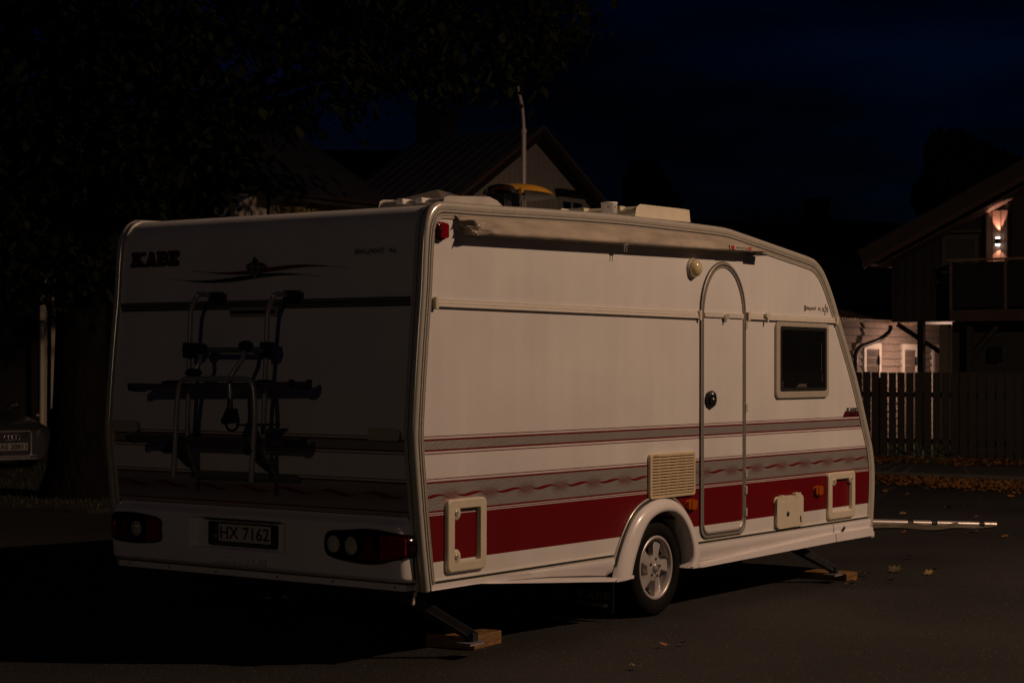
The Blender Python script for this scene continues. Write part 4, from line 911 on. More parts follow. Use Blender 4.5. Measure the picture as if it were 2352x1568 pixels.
def blob(k, u, v, X, ru, rv, th=.03):
    c = T(k, u, v, X); ey = abs(T(k, u+ru, v, X).y-c.y); ez = abs(T(k, u, v+rv, X).z-c.z)
    N = 14; b.loft([[Vector((X+dx, c.y+ey*s_*cos(2*pi*i/N), c.z+ez*s_*sin(2*pi*i/N))) for i in range(N)] for s_, dx in ((.02, th), (.8, th), (1, th*.5), (1, -th*.5), (.8, -th), (.02, -th))], True, True)
def cube(k, u0, v0, u1, v1, X, th=.03):
    a = T(k, u0, v0, X); c = T(k, u1, v1, X); b.prism(rrect(min(a.y, c.y), max(a.y, c.y), min(a.z, c.z), max(a.z, c.z), .006, 3), RX(X+th), RX(X-th))
cube(L1, 597, 1095, 650, 1195, XP); cube(L1, 1135, 1090, 1187, 1193, XP); cube(L1, 585, 1130, 660, 1160, XP, .02); cube(L1, 1120, 1128, 1197, 1158, XP, .02)
blob(L1, 698, 1135, -.25, 36, 40); blob(L1, 1012, 1112, -.26, 38, 36); blob(L1, 645, 1302, -.31, 46, 32); blob(L1, 1100, 1145, XP, 45, 26, .02); blob(L1, 655, 1145, XP, 30, 28, .02)
cube(L1, 770, 742, 840, 806, -.075, .02); cube(L1, 1290, 730, 1378, 792, -.075, .02)
blob(L1, 500, 1372, -.30, 60, 20, .04); blob(L1, 1145, 1368, -.28, 60, 20, .04); blob(L2, 440, 300, -.30, 45, 26, .04); blob(L2, 1215, 318, -.28, 55, 26, .04)
cube(L2, 1025, 200, 1172, 217, -.30, .10)
blob(L2, 470, 385, XO, 34, 26); blob(L2, 1040, 392, XO, 28, 30)
b.build('clamp', M['plblack'], rack, .003)
b = MB()
for (u0, v0, u1, v1) in ((490, 335, 615, 485), (1030, 365, 1165, 515)):
    b.tube([T(L2, u0, v0, XO+.02), T(L2, (u0+u1)/2, (v0+v1)/2, -.30), T(L2, u1, v1, -.16)], [.024, .030, .022], 10)
b.build('tray_support', M['plblack'], rack)
b = MB(); b.tube([T(L1, 885, 1480, -.37), T(L2, 890, 30, -.38), T(L2, 880, 120, -.38)], .006, 6); c = T(L2, 907, 160, -.37)
b.prism([(T(L2, 890, 95, -.37).y, T(L2, 890, 95, -.37).z), (T(L2, 850, 185, -.37).y, T(L2, 850, 185, -.37).z), (T(L2, 865, 205, -.37).y, T(L2, 865, 205, -.37).z), (T(L2, 955, 195, -.37).y, T(L2, 955, 195, -.37).z), (T(L2, 935, 95, -.37).y, T(L2, 935, 95, -.37).z)], RX(-.35), RX(-.39))
lp = [T(L2, 915+42*cos(a*pi/10), 205+45*sin(a*pi/10), -.37) for a in range(20)]; b.tube(lp, .0075, 6, closed=True); b.build('holder_strap', M['plblack'], rack, 0)
for (k, u0, v0, u1, v1, nm) in ((L1, 285, 1400, 1400, 1385, 'tray'), (L2, 270, 300, 1365, 335, 'tray')):
    b = MB(); A = T(k, u0, v0, -.26); C = T(k, u1, v1, -.26)
    sec = [(-.075, .018), (-.07, -.012), (-.03, -.022), (.03, -.022), (.07, -.012), (.075, .018), (.068, .018), (.062, -.006), (.03, -.014), (-.03, -.014), (-.062, -.006), (-.068, .018)]
    rw = [[Vector((-.28+a, P_.y+(.02 if e_ else 0), P_.z+c_)) for a, c_ in sec] for P_, e_ in ((A, 0), (C, 0))]
    b.loft(rw, False, True); b.loft([[v+Vector((0, 0, 0)) for v in rw[0]]]*2, False, True) if False else None
    for yy in (.006, -.006): pass
    o = b.build(nm, M['railgrey'], rack)
    b = MB(); b.prism([(-.360, A.z+.022), (-.352, A.z-.02), (-.31, A.z-.03), (-.25, A.z-.03), (-.205, A.z-.02), (-.20, A.z+.022)], lambda a_, c_: Vector((a_, A.y+.022, c_)), lambda a_, c_: Vector((a_, A.y-.006, c_))); b.build('tray_end', M['plblack'], o)
    b = MB(); b.prism([(-.360, C.z+.03), (-.352, C.z-.02), (-.31, C.z-.03), (-.25, C.z-.03), (-.205, C.z-.02), (-.20, C.z+.03), (-.28, C.z-.012)], lambda a_, c_: Vector((a_, C.y+.006, c_)), lambda a_, c_: Vector((a_, C.y-.03, c_))); b.build('tray_end', M['plblack'], o)

# ---- A-frame drawbar beyond the front end stays hidden behind the body: plain beams
b = MB(); b.beam((5.8, .75, .42), (7.1, 1.24, .42), .06, .10); b.beam((5.8, 1.73, .42), (7.1, 1.24, .42), .06, .10); b.build('drawbar', M['jack'], cv)
# ================================================================== NEIGHBOURING BUILDINGS
def clad(name, c, vert=True, scale=1., var=.12, rough=.75):
    return mat(name, c, rough, var=var, vscale=9, bump=.3, bscale=14, bdist=.01, stretch=(6, 6, .6) if vert else (1, 1, 8))
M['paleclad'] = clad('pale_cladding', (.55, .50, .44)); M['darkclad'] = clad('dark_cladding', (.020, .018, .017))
M['whitetrim'] = mat('white_trim', (.55, .50, .44), .6, var=.06)
M['roofmetal'] = mat('ribbed_roof_metal', (.13, .122, .115), .55, .15, var=.15, vscale=3)
M['rooftile'] = mat('dark_roof_tile', (.05, .045, .042), .8, var=.25, vscale=5)
M['brownwood'] = mat('red_brown_boards', (.05, .030, .022), .7, var=.2, vscale=6)
M['brick'] = mat('sooty_brick', (.05, .04, .035), .9, var=.3, vscale=8)
M['vine'] = mat('vine_wall', (.42, .34, .16), .9, var=.75, vscale=5, bump=.8, bscale=9, bdist=.06)
M['blackpipe'] = mat('black_gutter', (.012, .011, .011), .35)

# ---- gabled house behind the caravan (gable looks the way of the caravan's side)
hs = thing('gabled_house', (21.5, 15.2, 0), 'pale boarded house with ribbed metal roof, its gable behind the roof dish', 'house')
AX, AZ, SL = 21.5, 6.3, .575; Yg, Yb = 14.0, 17.0
def rz(x): return AZ - abs(x-AX)*SL
b = MB(); b.prism([(16.8, 0), (26.2, 0), (26.2, rz(26.2)-.22), (AX, AZ-.22), (16.8, rz(16.8)-.22)], SY(Yg+.22), SY(Yb-.2)); hw = b.build('wall', M['paleclad'], hs)
b = MB(); x = 16.9
while x < 26.1:
    b.box(x, x+.045, Yg+.195, Yg+.22, 0, rz(x+.02)-.26); x += .165
b.build('cladding_battens', M['paleclad'], hw)
for s_, nm in ((-1, 'roof_slope'), (1, 'roof_slope')):
    e = AX+s_*5.5; b = MB()
    b.prism([(AX, AZ), (e, rz(e)), (e, rz(e)-.16), (AX, AZ-.16)], SY(Yg), SY(Yb))
    y = Yg+.10
    while y < Yb-.05:
        b.beam((AX, y, AZ+.004), (e, y, rz(e)+.004), .04, .035); y += .27
    r_ = b.build(nm, M['roofmetal'], hs)
    b = MB(); b.beam((AX, Yg-.02, AZ-.08), (e, Yg-.02, rz(e)-.08), .035, .17); b.build('bargeboard', M['brownwood'], r_)
    b = MB(); b.beam((AX, Yg-.045, AZ+.00), (e, Yg-.045, rz(e)+.0), .03, .07); b.build('barge_cap', mat('barge_cap', (.16, .11, .07), .6), r_)
    b = MB(); b.beam((AX, Yg+.11, AZ-.20), (e, Yg+.11, rz(e)-.20), .22, .03); b.build('soffit', M['darkclad'], r_)
wx0, wz1 = PS(1272, 452, 14.3).x, PS(1272, 452, 14.3).z; wx1 = PS(1330, 452, 14.3).x
b = MB(); b.ring([(wx0, 3.6), (wx1, 3.6), (wx1, wz1), (wx0, wz1)], [(wx0+.09, 3.7), (wx1-.09, 3.7), (wx1-.09, wz1-.09), (wx0+.09, wz1-.09)], SY(Yg+.22), SY(Yg+.14)); b.box((wx0+wx1)/2-.03, (wx0+wx1)/2+.03, Yg+.16, Yg+.22, 3.7, wz1-.09)
hwn = b.build('window', M['paleclad'], hs)
b = MB(); b.box(wx0+.08, wx1-.08, Yg+.18, Yg+.21, 3.69, wz1-.08); b.build('pane', M['glass'], hwn)
b = MB(); b.box(wx0-.12, wx1+.16, Yg+.08, Yg+.22, wz1+.10, wz1+.15); b.box(wx0-.06, wx1+.08, Yg+.12, Yg+.22, wz1-.0, wz1+.10); b.build('window_hood', M['darkclad'], hwn)
b = MB(); b.box(18.2, 20.2, Yg+.02, Yg+.3, 0, 4.25); b.build('bay_wall', M['paleclad'], hs)
b = MB(); b.box(AX-.3, AX+.3, 16.25, 16.85, 5.9, 6.86); b.box(AX-.36, AX+.36, 16.19, 16.91, 6.70, 6.78); b.build('chimney', M['brick'], hs)
# ---- side house on the left, its corner just over the caravan's rear edge
lh = thing('side_house', (14.0, 14.05, 0), 'small dark house end with overgrown wall, left of the ribbed metal roof', 'house')
Xc, Yc = 14.0, 14.05; Xe = 16.5
ze_ = PR(623, 420, Xc).z+.05; zt0 = PR(517, 338, Xc); sl_ = (zt0.z-PR(623, 420, Xc).z)/(zt0.y-PR(623, 420, Xc).y); yr_ = Yc+2.4
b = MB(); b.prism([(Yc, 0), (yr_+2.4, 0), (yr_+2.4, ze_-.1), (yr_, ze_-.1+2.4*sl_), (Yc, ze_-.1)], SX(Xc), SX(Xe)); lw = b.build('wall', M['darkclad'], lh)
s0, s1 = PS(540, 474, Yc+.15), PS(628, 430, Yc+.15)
b = MB(); b.prism([(s0.x, 1.5), (Xc-.02, 1.5), (Xc-.02, s1.z), (s0.x, s0.z)], SY(Yc+.15), SY(Yc+.6))  # added wall turned to the lamp; slanted top shapes in a shadow edge
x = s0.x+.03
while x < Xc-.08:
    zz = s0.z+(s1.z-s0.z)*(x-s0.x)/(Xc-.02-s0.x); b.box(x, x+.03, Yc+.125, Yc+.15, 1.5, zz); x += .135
b.build('shadow_cut_boards', mat('pale_boards', (.78, .70, .56), .7, var=.1), lw)
b = MB(); b.box(Xc-.06, Xc+.06, Yc-.05, Yc+.05, 0, ze_-.25); b.build('corner_board', M['whitetrim'], lw)
b = MB(); b.add([(Xc+.06, Yc-.02, 0), (Xe, Yc-.02, 0), (Xe, Yc-.02, ze_-.3), (Xc+.06, Yc-.02, ze_-.3)], [(0, 1, 2, 3)]); b.build('vine_cover', M['vine'], lw)
r2 = random.Random(9); b = MB()
for i in range(1500):
    leaf_poly(b, (Xc+.08+2.2*r2.random(), Yc-.04-.08*r2.random(), 2.6+(ze_-3.0)*r2.random()), .05+.06*r2.random(), r2.random()*6, 1.2+.5*r2.random(), r2.random()-.5, r2, False)
b.build('vine_leaves', mat('vine_leaf', (.40, .32, .12), .6, var=.6, vscale=9), lw)
b = MB(); b.prism([(Yc-.35, ze_-.35*sl_), (yr_, ze_+(yr_-Yc)*sl_), (yr_+2.8, ze_-.4*sl_), (yr_+2.8, ze_-.4*sl_-.14), (yr_, ze_+(yr_-Yc)*sl_-.14), (Yc-.35, ze_-.35*sl_-.14)], SX(Xc-.35), SX(Xe+.1)); rr2 = b.build('roof', M['rooftile'], lh)
b = MB(); b.beam((Xc-.37, Yc-.37, ze_-.35*sl_-.06), (Xc-.37, yr_, ze_+(yr_-Yc)*sl_-.06), .03, .2); b.build('bargeboard', M['darkclad'], rr2)
b = MB(); b.tube([(Xc-.3, Yc-.40, ze_-.35*sl_-.03), (Xe, Yc-.40, ze_-.35*sl_-.03)], .045, 8); b.build('gutter', M['brownwood'], rr2)
# ---- dark roof behind both
bh = thing('rear_house', PD(760, 842, 50)[:2]+(0,), 'black roof silhouette between the tree and the ribbed metal roof', 'house')
zq = PD(760, 314, 50).z; q0_, q1_ = PD(560, 842, 50), PD(1010, 842, 50); q0_.z = q1_.z = 0; fq = Vector((fw.x, fw.y, 0)).normalized()
b = MB(); b.loft([[q0_, q1_], [q0_+Vector((0, 0, zq-2)), q1_+Vector((0, 0, zq-2))]], False); b.loft([[q0_+fq*6, q1_+fq*6], [q0_+fq*6+Vector((0, 0, zq-2)), q1_+fq*6+Vector((0, 0, zq-2))]], False); b.build('wall', M['darkclad'], bh)
b = MB(); b.loft([[q0_-fq*.4+Vector((0, 0, zq-2.1)), q1_-fq*.4+Vector((0, 0, zq-2.1))], [q0_+fq*3+Vector((0, 0, zq)), q1_+fq*3+Vector((0, 0, zq))], [q0_+fq*6.4+Vector((0, 0, zq-2.1)), q1_+fq*6.4+Vector((0, 0, zq-2.1))]], False); b.build('roof', M['rooftile'], bh)

# ---- dark house with balcony on the right
rh = thing('balcony_house', (28, 5, 0), 'dark boarded house with a glazed balcony and a lit up-and-down wall lamp', 'house')
XW = 26.0
def RW(px, py, X=XW): return PR(px, py, X)
wl_y = RW(2048, 600).y
b0, b1 = RW(1980, 590, 25.5), RW(2352, 385, 25.5); slope = (b1.z-b0.z)/(b0.y-b1.y)
def bz(y, X=25.5): return b0.z + (b0.y-y)*slope
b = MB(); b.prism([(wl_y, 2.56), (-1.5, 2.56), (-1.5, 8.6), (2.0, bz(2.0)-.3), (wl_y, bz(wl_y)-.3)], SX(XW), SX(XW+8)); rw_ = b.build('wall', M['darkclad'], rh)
b = MB(); y = -1.4
while y < wl_y-.03:
    b.box(XW-.022, XW, y, y+.045, 2.56, min(bz(y)-.36, 8)); y += .185
rr3 = b.build('cladding_battens', M['darkclad'], rw_)
b = MB(); b.box(XW, XW+.25, wl_y-.0+.0, wl_y+.0+.001, 0, 2.5) if False else None
ylow = RW(2186, 800).y
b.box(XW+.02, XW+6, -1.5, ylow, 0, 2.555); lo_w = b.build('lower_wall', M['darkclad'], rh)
b = MB()
b.prism([(b0.y, b0.z-.16), (-.6, bz(-.6)-.16), (-.6, bz(-.6)+.06), (b0.y+.0, b0.z+.06)], SX(25.5), SX(34)); rrf = b.build('roof', M['rooftile'], rh)
b = MB(); b.beam((25.47, b0.y+.02, b0.z), (25.47, -.6, bz(-.6)), .04, .27, (0, 0, 1)); b.build('bargeboard', mat('dark_fascia', (.045, .038, .034), .6, var=.1), rrf)
b = MB(); b.beam((25.52, b0.y, b0.z-.165), (25.52, -.6, bz(-.6)-.165), .05, .05); b.beam((25.56, b0.y, b0.z-.21), (25.56, -.6, bz(-.6)-.21), .05, .035); b.beam((25.75, b0.y-.3, b0.z-.20), (25.75, -.6, bz(-.6)-.34), .5, .02); b.build('soffit', mat('soffit_brown', (.10, .065, .05), .5), rrf)
# upper window
a, c = RW(2165, 645), RW(2248, 537)
b = MB(); b.ring([(a.y, a.z), (c.y, a.z), (c.y, c.z), (a.y, c.z)], [(a.y-.10, a.z+.1), (c.y+.08, a.z+.1), (c.y+.08, c.z-.1), (a.y-.10, c.z-.1)], SX(XW), SX(XW-.05)); uw = b.build('window', mat('grey_frame', (.075, .065, .058), .6), rh)
b = MB(); b.box(XW-.03, XW-.024, c.y+.05, a.y-.05, a.z+.05, c.z-.05); b.build('pane', mat('grey_blind', (.05, .05, .048), .5), uw)
b = MB(); b.box(XW-.12, XW, c.y-.06, a.y+.08, c.z+.03, c.z+.075); b.box(XW-.10, XW, c.y-.06, a.y+.08, a.z-.05, a.z-.0); b.build('window_hood', bpy.data.materials['grey_frame'], uw)
# wall lamp (lit)
lpz = RW(2291, 553).z; lt, lb = RW(2291, 543, XW-.1), RW(2291, 565, XW-.1); ly = lt.y
b = MB(); b.lathe([(.0001, -.052), (.045, -.052), (.045, .052), (.0001, .052)], (XW-.09, ly, (lt.z+lb.z)/2), (0, 0, 1), 24); b.box(XW-.06, XW-.02, ly-.02, ly+.02, (lt.z+lb.z)/2-.03, (lt.z+lb.z)/2+.03); wlamp = b.build('wall_lamp', M['blackpipe'], rh)
lens = mat('lit_lens', (.9, .9, .9), .3, emit=(1, .93, .88), estr=6)
zc_ = (lt.z+lb.z)/2
b = MB(); b.lathe([(.0001, .075), (.030, .074), (.041, .066), (.041, .053)], (XW-.09, ly, zc_), (0, 0, 1), 24); b.lathe([(.0001, -.085), (.026, -.083), (.041, -.070), (.041, -.053)], (XW-.09, ly, zc_), (0, 0, 1), 24); b.build('lamp_lens', lens, wlamp)
# lighter boards behind the lamp, between two dark posts
ya, yb_ = RW(2267, 600).y, RW(2318, 600).y
b = MB(); b.box(XW-.030, XW-.023, yb_, ya, RW(2300, 600).z, min(bz(ya), bz(yb_))-.30)
for q in (2283, 2299): b.box(XW-.045, XW-.03, RW(q, 600).y-.010, RW(q, 600).y+.010, RW(2300, 600).z, bz(ya)-.30)
b.build('lamp_boards', mat('brown_boards', (.30, .19, .14), .55, var=.12, stretch=(6, 6, .5)), rw_)
b = MB()
for q in (2264, 2321): b.box(XW-.07, XW-.0, RW(q, 600).y-.03, RW(q, 600).y+.03, 2.6, bz(RW(q, 600).y)-.36)
b.build('board_stop', M['blackpipe'], rw_)
lamp('wall_lamp_up', 'SPOT', (XW-.10, ly, zc_+.09), 42, (1, .52, .38), .012, aim=(XW-.02, ly, zc_+2.2), angle=radians(50), blend=.35)
lamp('wall_lamp_down', 'SPOT', (XW-.10, ly, zc_-.10), 7, (1, .55, .40), .012, aim=(XW-.02, ly, zc_-2.2), angle=radians(90), blend=.6)
# balcony
XB = 25.45
t0, t1 = RW(2181, 598, XB), RW(2420, 590, XB); fl0, fl1 = RW(2181, 712, XB), RW(2181, 738, XB)
tz, fz0, fz1 = t0.z, fl0.z, fl1.z; yL, yR = t0.y, RW(2480, 700, XB).y
b = MB(); b.box(XB, XW, yR, yL, fz1, fz0); bal = b.build('balcony', M['brownwood'], rh)
b = MB(); b.box(XB-.03, XB+.03, yR, yL+.03, tz-.02, tz+.02); b.box(XB, XW, yL-.02, yL+.03, tz-.02, tz+.02); b.build('handrail', mat('handrail', (.20, .12, .08), .5), bal)
gp_ = mat('balcony_glass', (.02, .023, .02), .12, spec=.4)
for q0_, q1_ in ((2190, 2305), (2314, 2430)):
    b = MB(); b.box(XB-.005, XB+.005, RW(q1_, 600, XB).y, RW(q0_, 600, XB).y, fz0+.05, tz-.06); b.build('glass_panel', gp_, bal)
b = MB()
for q in (2184, 2310, 2436): b.box(XB-.02, XB+.03, RW(q, 600, XB).y-.02, RW(q, 600, XB).y+.02, fz0, tz-.02)
b.build('baluster', mat('steel_post', (.15, .12, .11), .4, .3), bal)
b = MB(); yy = RW(2167, 800, XB+.2).y; b.box(XB+.2, XB+.36, yy-.085, yy+.085, 0, 2.5); b.build('post', mat('grey_post', (.11, .09, .075), .7), rh)
yy = RW(2228, 800, XB+.3).y
b = MB(); b.box(XB+.25, XB+.35, yy-.05, yy+.05, 0, fz1); b.beam((XB+.3, yy-.05, 1.9), (XB+.3, yy-.62, fz1-.02), .08, .08); b.build('post', M['darkclad'], rh)
yy = RW(2116, 800, XB+.3).y; b = MB(); b.box(XB+.25, XB+.37, yy-.06, yy+.06, 0, 2.56); b.build('post', M['blackpipe'], rh)
b = MB(); p0, p1_ = PR(2062, 745, XB+.5), PR(2172, 815, XB+.5); b.beam(p0, p1_, .07, .09); b.build('gutter_pipe', M['blackpipe'], rh)
b = MB(); a = RW(2291, 812); b.prism(rrect(a.y-.11, a.y+.11, a.z-.13, a.z+.13, .02), SX(XW-.0), SX(XW-.12)); b.build('meter_box', M['blackpipe'], rh, .01)
# ---- outbuilding lit by its own lamp, seen over and through the fence
ang = radians(1.0); dS = Vector((cos(ang), sin(ang), 0)); nS = Vector((sin(ang), -cos(ang), 0))
S0 = PD(1978, 855, 38); S0.z = 0
ob = thing('outbuilding', S0[:], 'weatherboarded outbuilding with white framed doors, lit up behind the picket fence', 'outbuilding')
def SH(s, z, o=0.): p = S0 + dS*s + nS*o; return Vector((p.x, p.y, z))
m_wb = mat('weatherboard', (.25, .195, .165), .75, var=.25, vscale=5, bump=.4, bscale=30, stretch=(1, 1, 6))
b = MB(); z = 0
while z < 2.62:
    zt_ = z+.155
    b.loft([[SH(-2.2, z, .055), SH(9, z, .055)], [SH(-2.2, zt_, .008), SH(9, zt_, .008)]], False); b.loft([[SH(-2.2, z, 0), SH(9, z, 0)], [SH(-2.2, z, .055), SH(9, z, .055)]], False); z = zt_
b.loft([[SH(-2.2, 0, 0), SH(-2.2, 0, -4)], [SH(-2.2, 2.65, 0), SH(-2.2, 2.65, -4)]], False)
ow = b.build('wall', m_wb, ob)
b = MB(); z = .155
while z < 2.6: b.tube([SH(-2.2, z-.004, .040), SH(9, z-.004, .040)], .010, 5); z += .155  # dark tubes stand in for the shade under each lap
b.build('lap_shade_lines', M['brick'], ow)
m_wf = mat('white_door_frame', (.75, .68, .60), .5); m_dd = clad('door_boards', (.17, .13, .105))
for k, s in enumerate((.0, 1.98, 3.66, 5.3)):
    w_ = .86; zt_ = 2.17
    P2 = lambda a, c, o: SH(s+a, c, o)
    b = MB(); b.ring([(0, 0), (w_, 0), (w_, zt_), (0, zt_)], [(.11, .05), (w_-.11, .05), (w_-.11, zt_-.12), (.11, zt_-.12)], lambda a, c: P2(a, c, 0), lambda a, c: P2(a, c, .075)); od = b.build('door', m_wf, ob)
    b = MB(); b.prism([(.11, .05), (w_-.11, .05), (w_-.11, zt_-.12), (.11, zt_-.12)], lambda a, c: P2(a, c, .01), lambda a, c: P2(a, c, .04))
    x = .13
    while x < w_-.14: b.prism([(x, .06), (x+.05, .06), (x+.05, zt_-.13), (x, zt_-.13)], lambda a, c: P2(a, c, .04), lambda a, c: P2(a, c, .05)); x += .078
    b.build('door_boards', m_dd, od)
    b = MB(); b.prism([(w_-.15, 1.72), (w_-.12, 1.72), (w_-.12, 1.9), (w_-.15, 1.9)], lambda a, c: P2(a, c, .05), lambda a, c: P2(a, c, .09)); b.build('door_hinge', M['blackpipe'], od)
b = MB(); b.prism([(-.5, 2.50), (.3, 2.62), (.3, 2.70), (-.5, 2.56)], lambda a, c: SH(-2.6, c, -a), lambda a, c: SH(9.2, c, -a)) if False else None
b.loft([[SH(-2.6, 2.56, .42), SH(9.2, 2.56, .42)], [SH(-2.6, 2.60, .42), SH(9.2, 2.60, .42)], [SH(-2.6, 3.3, -3.5), SH(9.2, 3.3, -3.5)], [SH(-2.6, 3.2, -3.5), SH(9.2, 3.2, -3.5)]], False, False)
b.loft([[SH(-2.6, 2.56, .42), SH(9.2, 2.56, .42)], [SH(-2.6, 2.62, 0), SH(9.2, 2.62, 0)]], False)
s = -2.6
while s < 9.1:
    b.tube([SH(s, 2.615, .44), SH(s, 3.32, -3.5)], .028, 6); s += .12
orf = b.build('roof', mat('rusty_sheet', (.18, .115, .06), .5, .2, var=.5, vscale=4), ob)
b = MB(); b.tube(fillet([SH(.42, 2.53, .46), SH(.42, 2.42, .46), SH(.30, 2.25, .30), SH(-.35, 2.08, .12), SH(-.45, 1.95, .08), SH(-.45, 0.1, .08)], .12, 5), .045, 10); b.build('downpipe', M['blackpipe'], ob)
q = PD(2172, 790, 38.4); lamp('outbuilding_lamp', 'POINT', (q.x, q.y, 1.95), 88, (1, .62, .45), .06)

# ---- board fence
fe = thing('board_fence', (22, 5, .08), 'dark upright board fence with narrow gaps, leaves along its foot', 'fence')
fm = clad('fence_boards', (.026, .022, .020)); b = MB(); y = 9.6; rf_ = random.Random(4); k = 0
while y > 4.9:
    b.box(22.0, 22.022, y-.128+.002*rf_.random(), y, .12+.02*rf_.random(), 1.585+.012*rf_.random()); y -= .160+.003*rf_.random()
fb = b.build('board_panel', fm, fe)
b = MB()
while y > -14:
    o_ = .0 if k % 2 else .02; b.box(22.0+o_, 22.021+o_, y-.15, y+.008, .1, 1.585+.02*rf_.random()); y -= .142; k += 1
b.build('board_panel', fm, fe)
b = MB()
for z in (.36, 1.16): b.box(22.045, 22.09, -14, 9.7, z, z+.09)
b.build('rail', fm, fe)
for yy in (9.5, 7.2, 4.9, 2.6, .3, -2): 
    b = MB(); b.box(22.09, 22.18, yy-.045, yy+.045, 0, 1.5); b.build('post', fm, fe)
# leafy weed by the fence
wd = MB(); r3 = random.Random(11); wp = PG(2127, 1066, .08)
for i in range(46):
    a = r3.random()*6.28; el = .3+r3.random()*.9; Ln = .16+.2*r3.random(); c0 = Vector((wp.x-.15+.25*(r3.random()-.5), wp.y+.75*(r3.random()-.5)*1.3, .09)); d = Vector((cos(a)*cos(el), sin(a)*cos(el), sin(el)))
    tip = c0+d*Ln; wd.tube([c0, tip], .004, 4)
    leaf_poly(wd, tip, .10+.06*r3.random(), a-pi/2, el*.6, 0, r3, False)
tag(wd.build('weed_plant', mat('weed_leaf', (.05, .09, .025), .5, var=.4, vscale=15)), 'low green weed with broad leaves growing at the foot of the board fence', 'plant')

# ---- steel pipe on a canvas strip
pA, pB = PG(1985, 1213, .0), PG(2288, 1213, .0)
dirp = (pB-pA).normalized(); pA2 = pA - dirp*1.2; zc = .088; rP = .038
A_ = pA2+Vector((0, 0, zc)); B_ = pB+Vector((0, 0, .040))
b = MB(); b.tube([A_, A_.lerp(B_, .33), A_.lerp(B_, .66), B_], [.038, .036, .031, .027], 28); 
pipe = b.build('steel_pipe', M['steel']); tag(pipe, 'long shiny steel pipe with black bands lying on the asphalt ahead of the caravan', 'pipe')
def bandat(px):
    # parameter along the pipe whose picture position is px
    best = min(range(401), key=lambda i: abs(((A_.lerp(B_, i/400)-CAM).dot(rt)/(A_.lerp(B_, i/400)-CAM).dot(fw))*FPX+1176-px)); return best/400
for q in (2090, 2145, 2254):
    t = bandat(q); c = A_.lerp(B_, t); d = (B_-A_).normalized(); b = MB(); r4 = random.Random(q)
    b.tube([c+d*(-.028+.008*i)+Vector((0, 0, 0)) for i in range(8)], [.040-.011*t+.006*r4.random() for i in range(8)], 20); b.build('rubber_band', M['black'], pipe)
b = MB(); side_ = Vector((-dirp.y, dirp.x, 0)); side_ = side_ if side_.dot(fw) < 0 else -side_; L_ = (B_-A_).length
rows = []
for i in range(60):
    t = i/59; c = pA2.lerp(pB, t*.985); wv = .10+.05*sin(t*5)+(.24*math.exp(-((t-.74)/.07)**2))-.05*math.exp(-((t-.60)/.05)**2)
    wv *= (1-ss((t-.9)/.1)*.7)
    z0_ = .005
    rows.append([c-side_*.05+Vector((0, 0, .012)), c+side_*wv*.35+Vector((0, 0, .05+.012*sin(t*31)+.006*sin(t*77))), c+side_*wv*.7+Vector((0, 0, .030+.010*sin(t*19+1)))
                 , c+side_*wv+Vector((0, 0, .006+.010*abs(sin(t*13+.6))))])
b.loft(rows, True); tag(b.build('canvas_strip', mat('canvas', (.14, .115, .085), .7, var=.2, vscale=8)), 'grey brown canvas strip spread under the steel pipe', 'canvas')
b = MB(); b.lathe([(.0001, 0), (.012, .001), (.010, .012), (.0001, .016)], (PG(2060, 1215).x, PG(2060, 1215).y, .02), (0, 0, 1), 10)

# ---- curved lamp post between caravan and gabled house
lpb = PD(1203, 840, 30)
lp_ = thing('lamp_post', (lpb.x, lpb.y, 0), 'slim pale lamp post curving at the top into the tree, behind the roof dish', 'lamp post')
def Q(px, py): return PD(px, py, 30)
b = MB(); b.tube([Vector((lpb.x, lpb.y, 0)), Q(1203, 305)], .040, 16); b.build('post', mat('post_paint', (.75, .68, .62), .4, .1), lp_)
b = MB(); b.tube([Q(1203, 306), Q(1203, 297)], .050, 16); b.build('collar', bpy.data.materials['post_paint'], lp_)
b = MB(); b.tube(fillet([Q(1203, 300), Q(1201, 255), Q(1193, 215), Q(1186, 180), Q(1165, 160), Q(1145, 155)], .6, 8), .030, 12); b.build('arm', bpy.data.materials['post_paint'], lp_)
b = MB(); b.lathe([(.0001, -.02), (.07, .0), (.10, .06), (.05, .10), (.0001, .11)], Q(1140, 158), (0, 0, 1), 20); b.build('lamp_head', M['blackpipe'], lp_)

# ---- building corner at the far left
M['cornertrim'] = mat('corner_trim', (.85, .76, .62), .6)
lc = thing('left_building', (PD(60, 900, 33).x, PD(60, 900, 33).y, 0), 'dark building with pale corner boards and downpipe, left of the big tree trunk', 'house')
def V(px, py, d): return PD(px, py, d)
e1_ = Vector((rt.x, rt.y, 0)).normalized(); f1 = Vector((fw.x, fw.y, 0)).normalized()
c0 = V(92, 845, 33); c0.z = 0
b = MB(); b.prism([(0, 0), (-9, 0), (-9, 6), (0, 6)], lambda a, c: c0+e1_*a+Vector((0, 0, c)), lambda a, c: c0+e1_*a+f1*6+Vector((0, 0, c))); b.build('wall', M['darkclad'], lc)
b = MB(); b.prism([(0, .5), (.10, .5), (.10, 3.6), (0, 3.6)], lambda a, c: c0+e1_*a+f1*.1+Vector((0, 0, c)), lambda a, c: c0+e1_*a-f1*.03+Vector((0, 0, c))); b.build('corner_board', M['cornertrim'], lc)
b = MB(); b.prism([(.12, .9), (.24, .9), (.24, 3.6), (.12, 3.6)], lambda a, c: c0+e1_*a+f1*.5+Vector((0, 0, c)), lambda a, c: c0+e1_*a+f1*.3+Vector((0, 0, c))); b.build('corner_board', M['cornertrim'], lc)
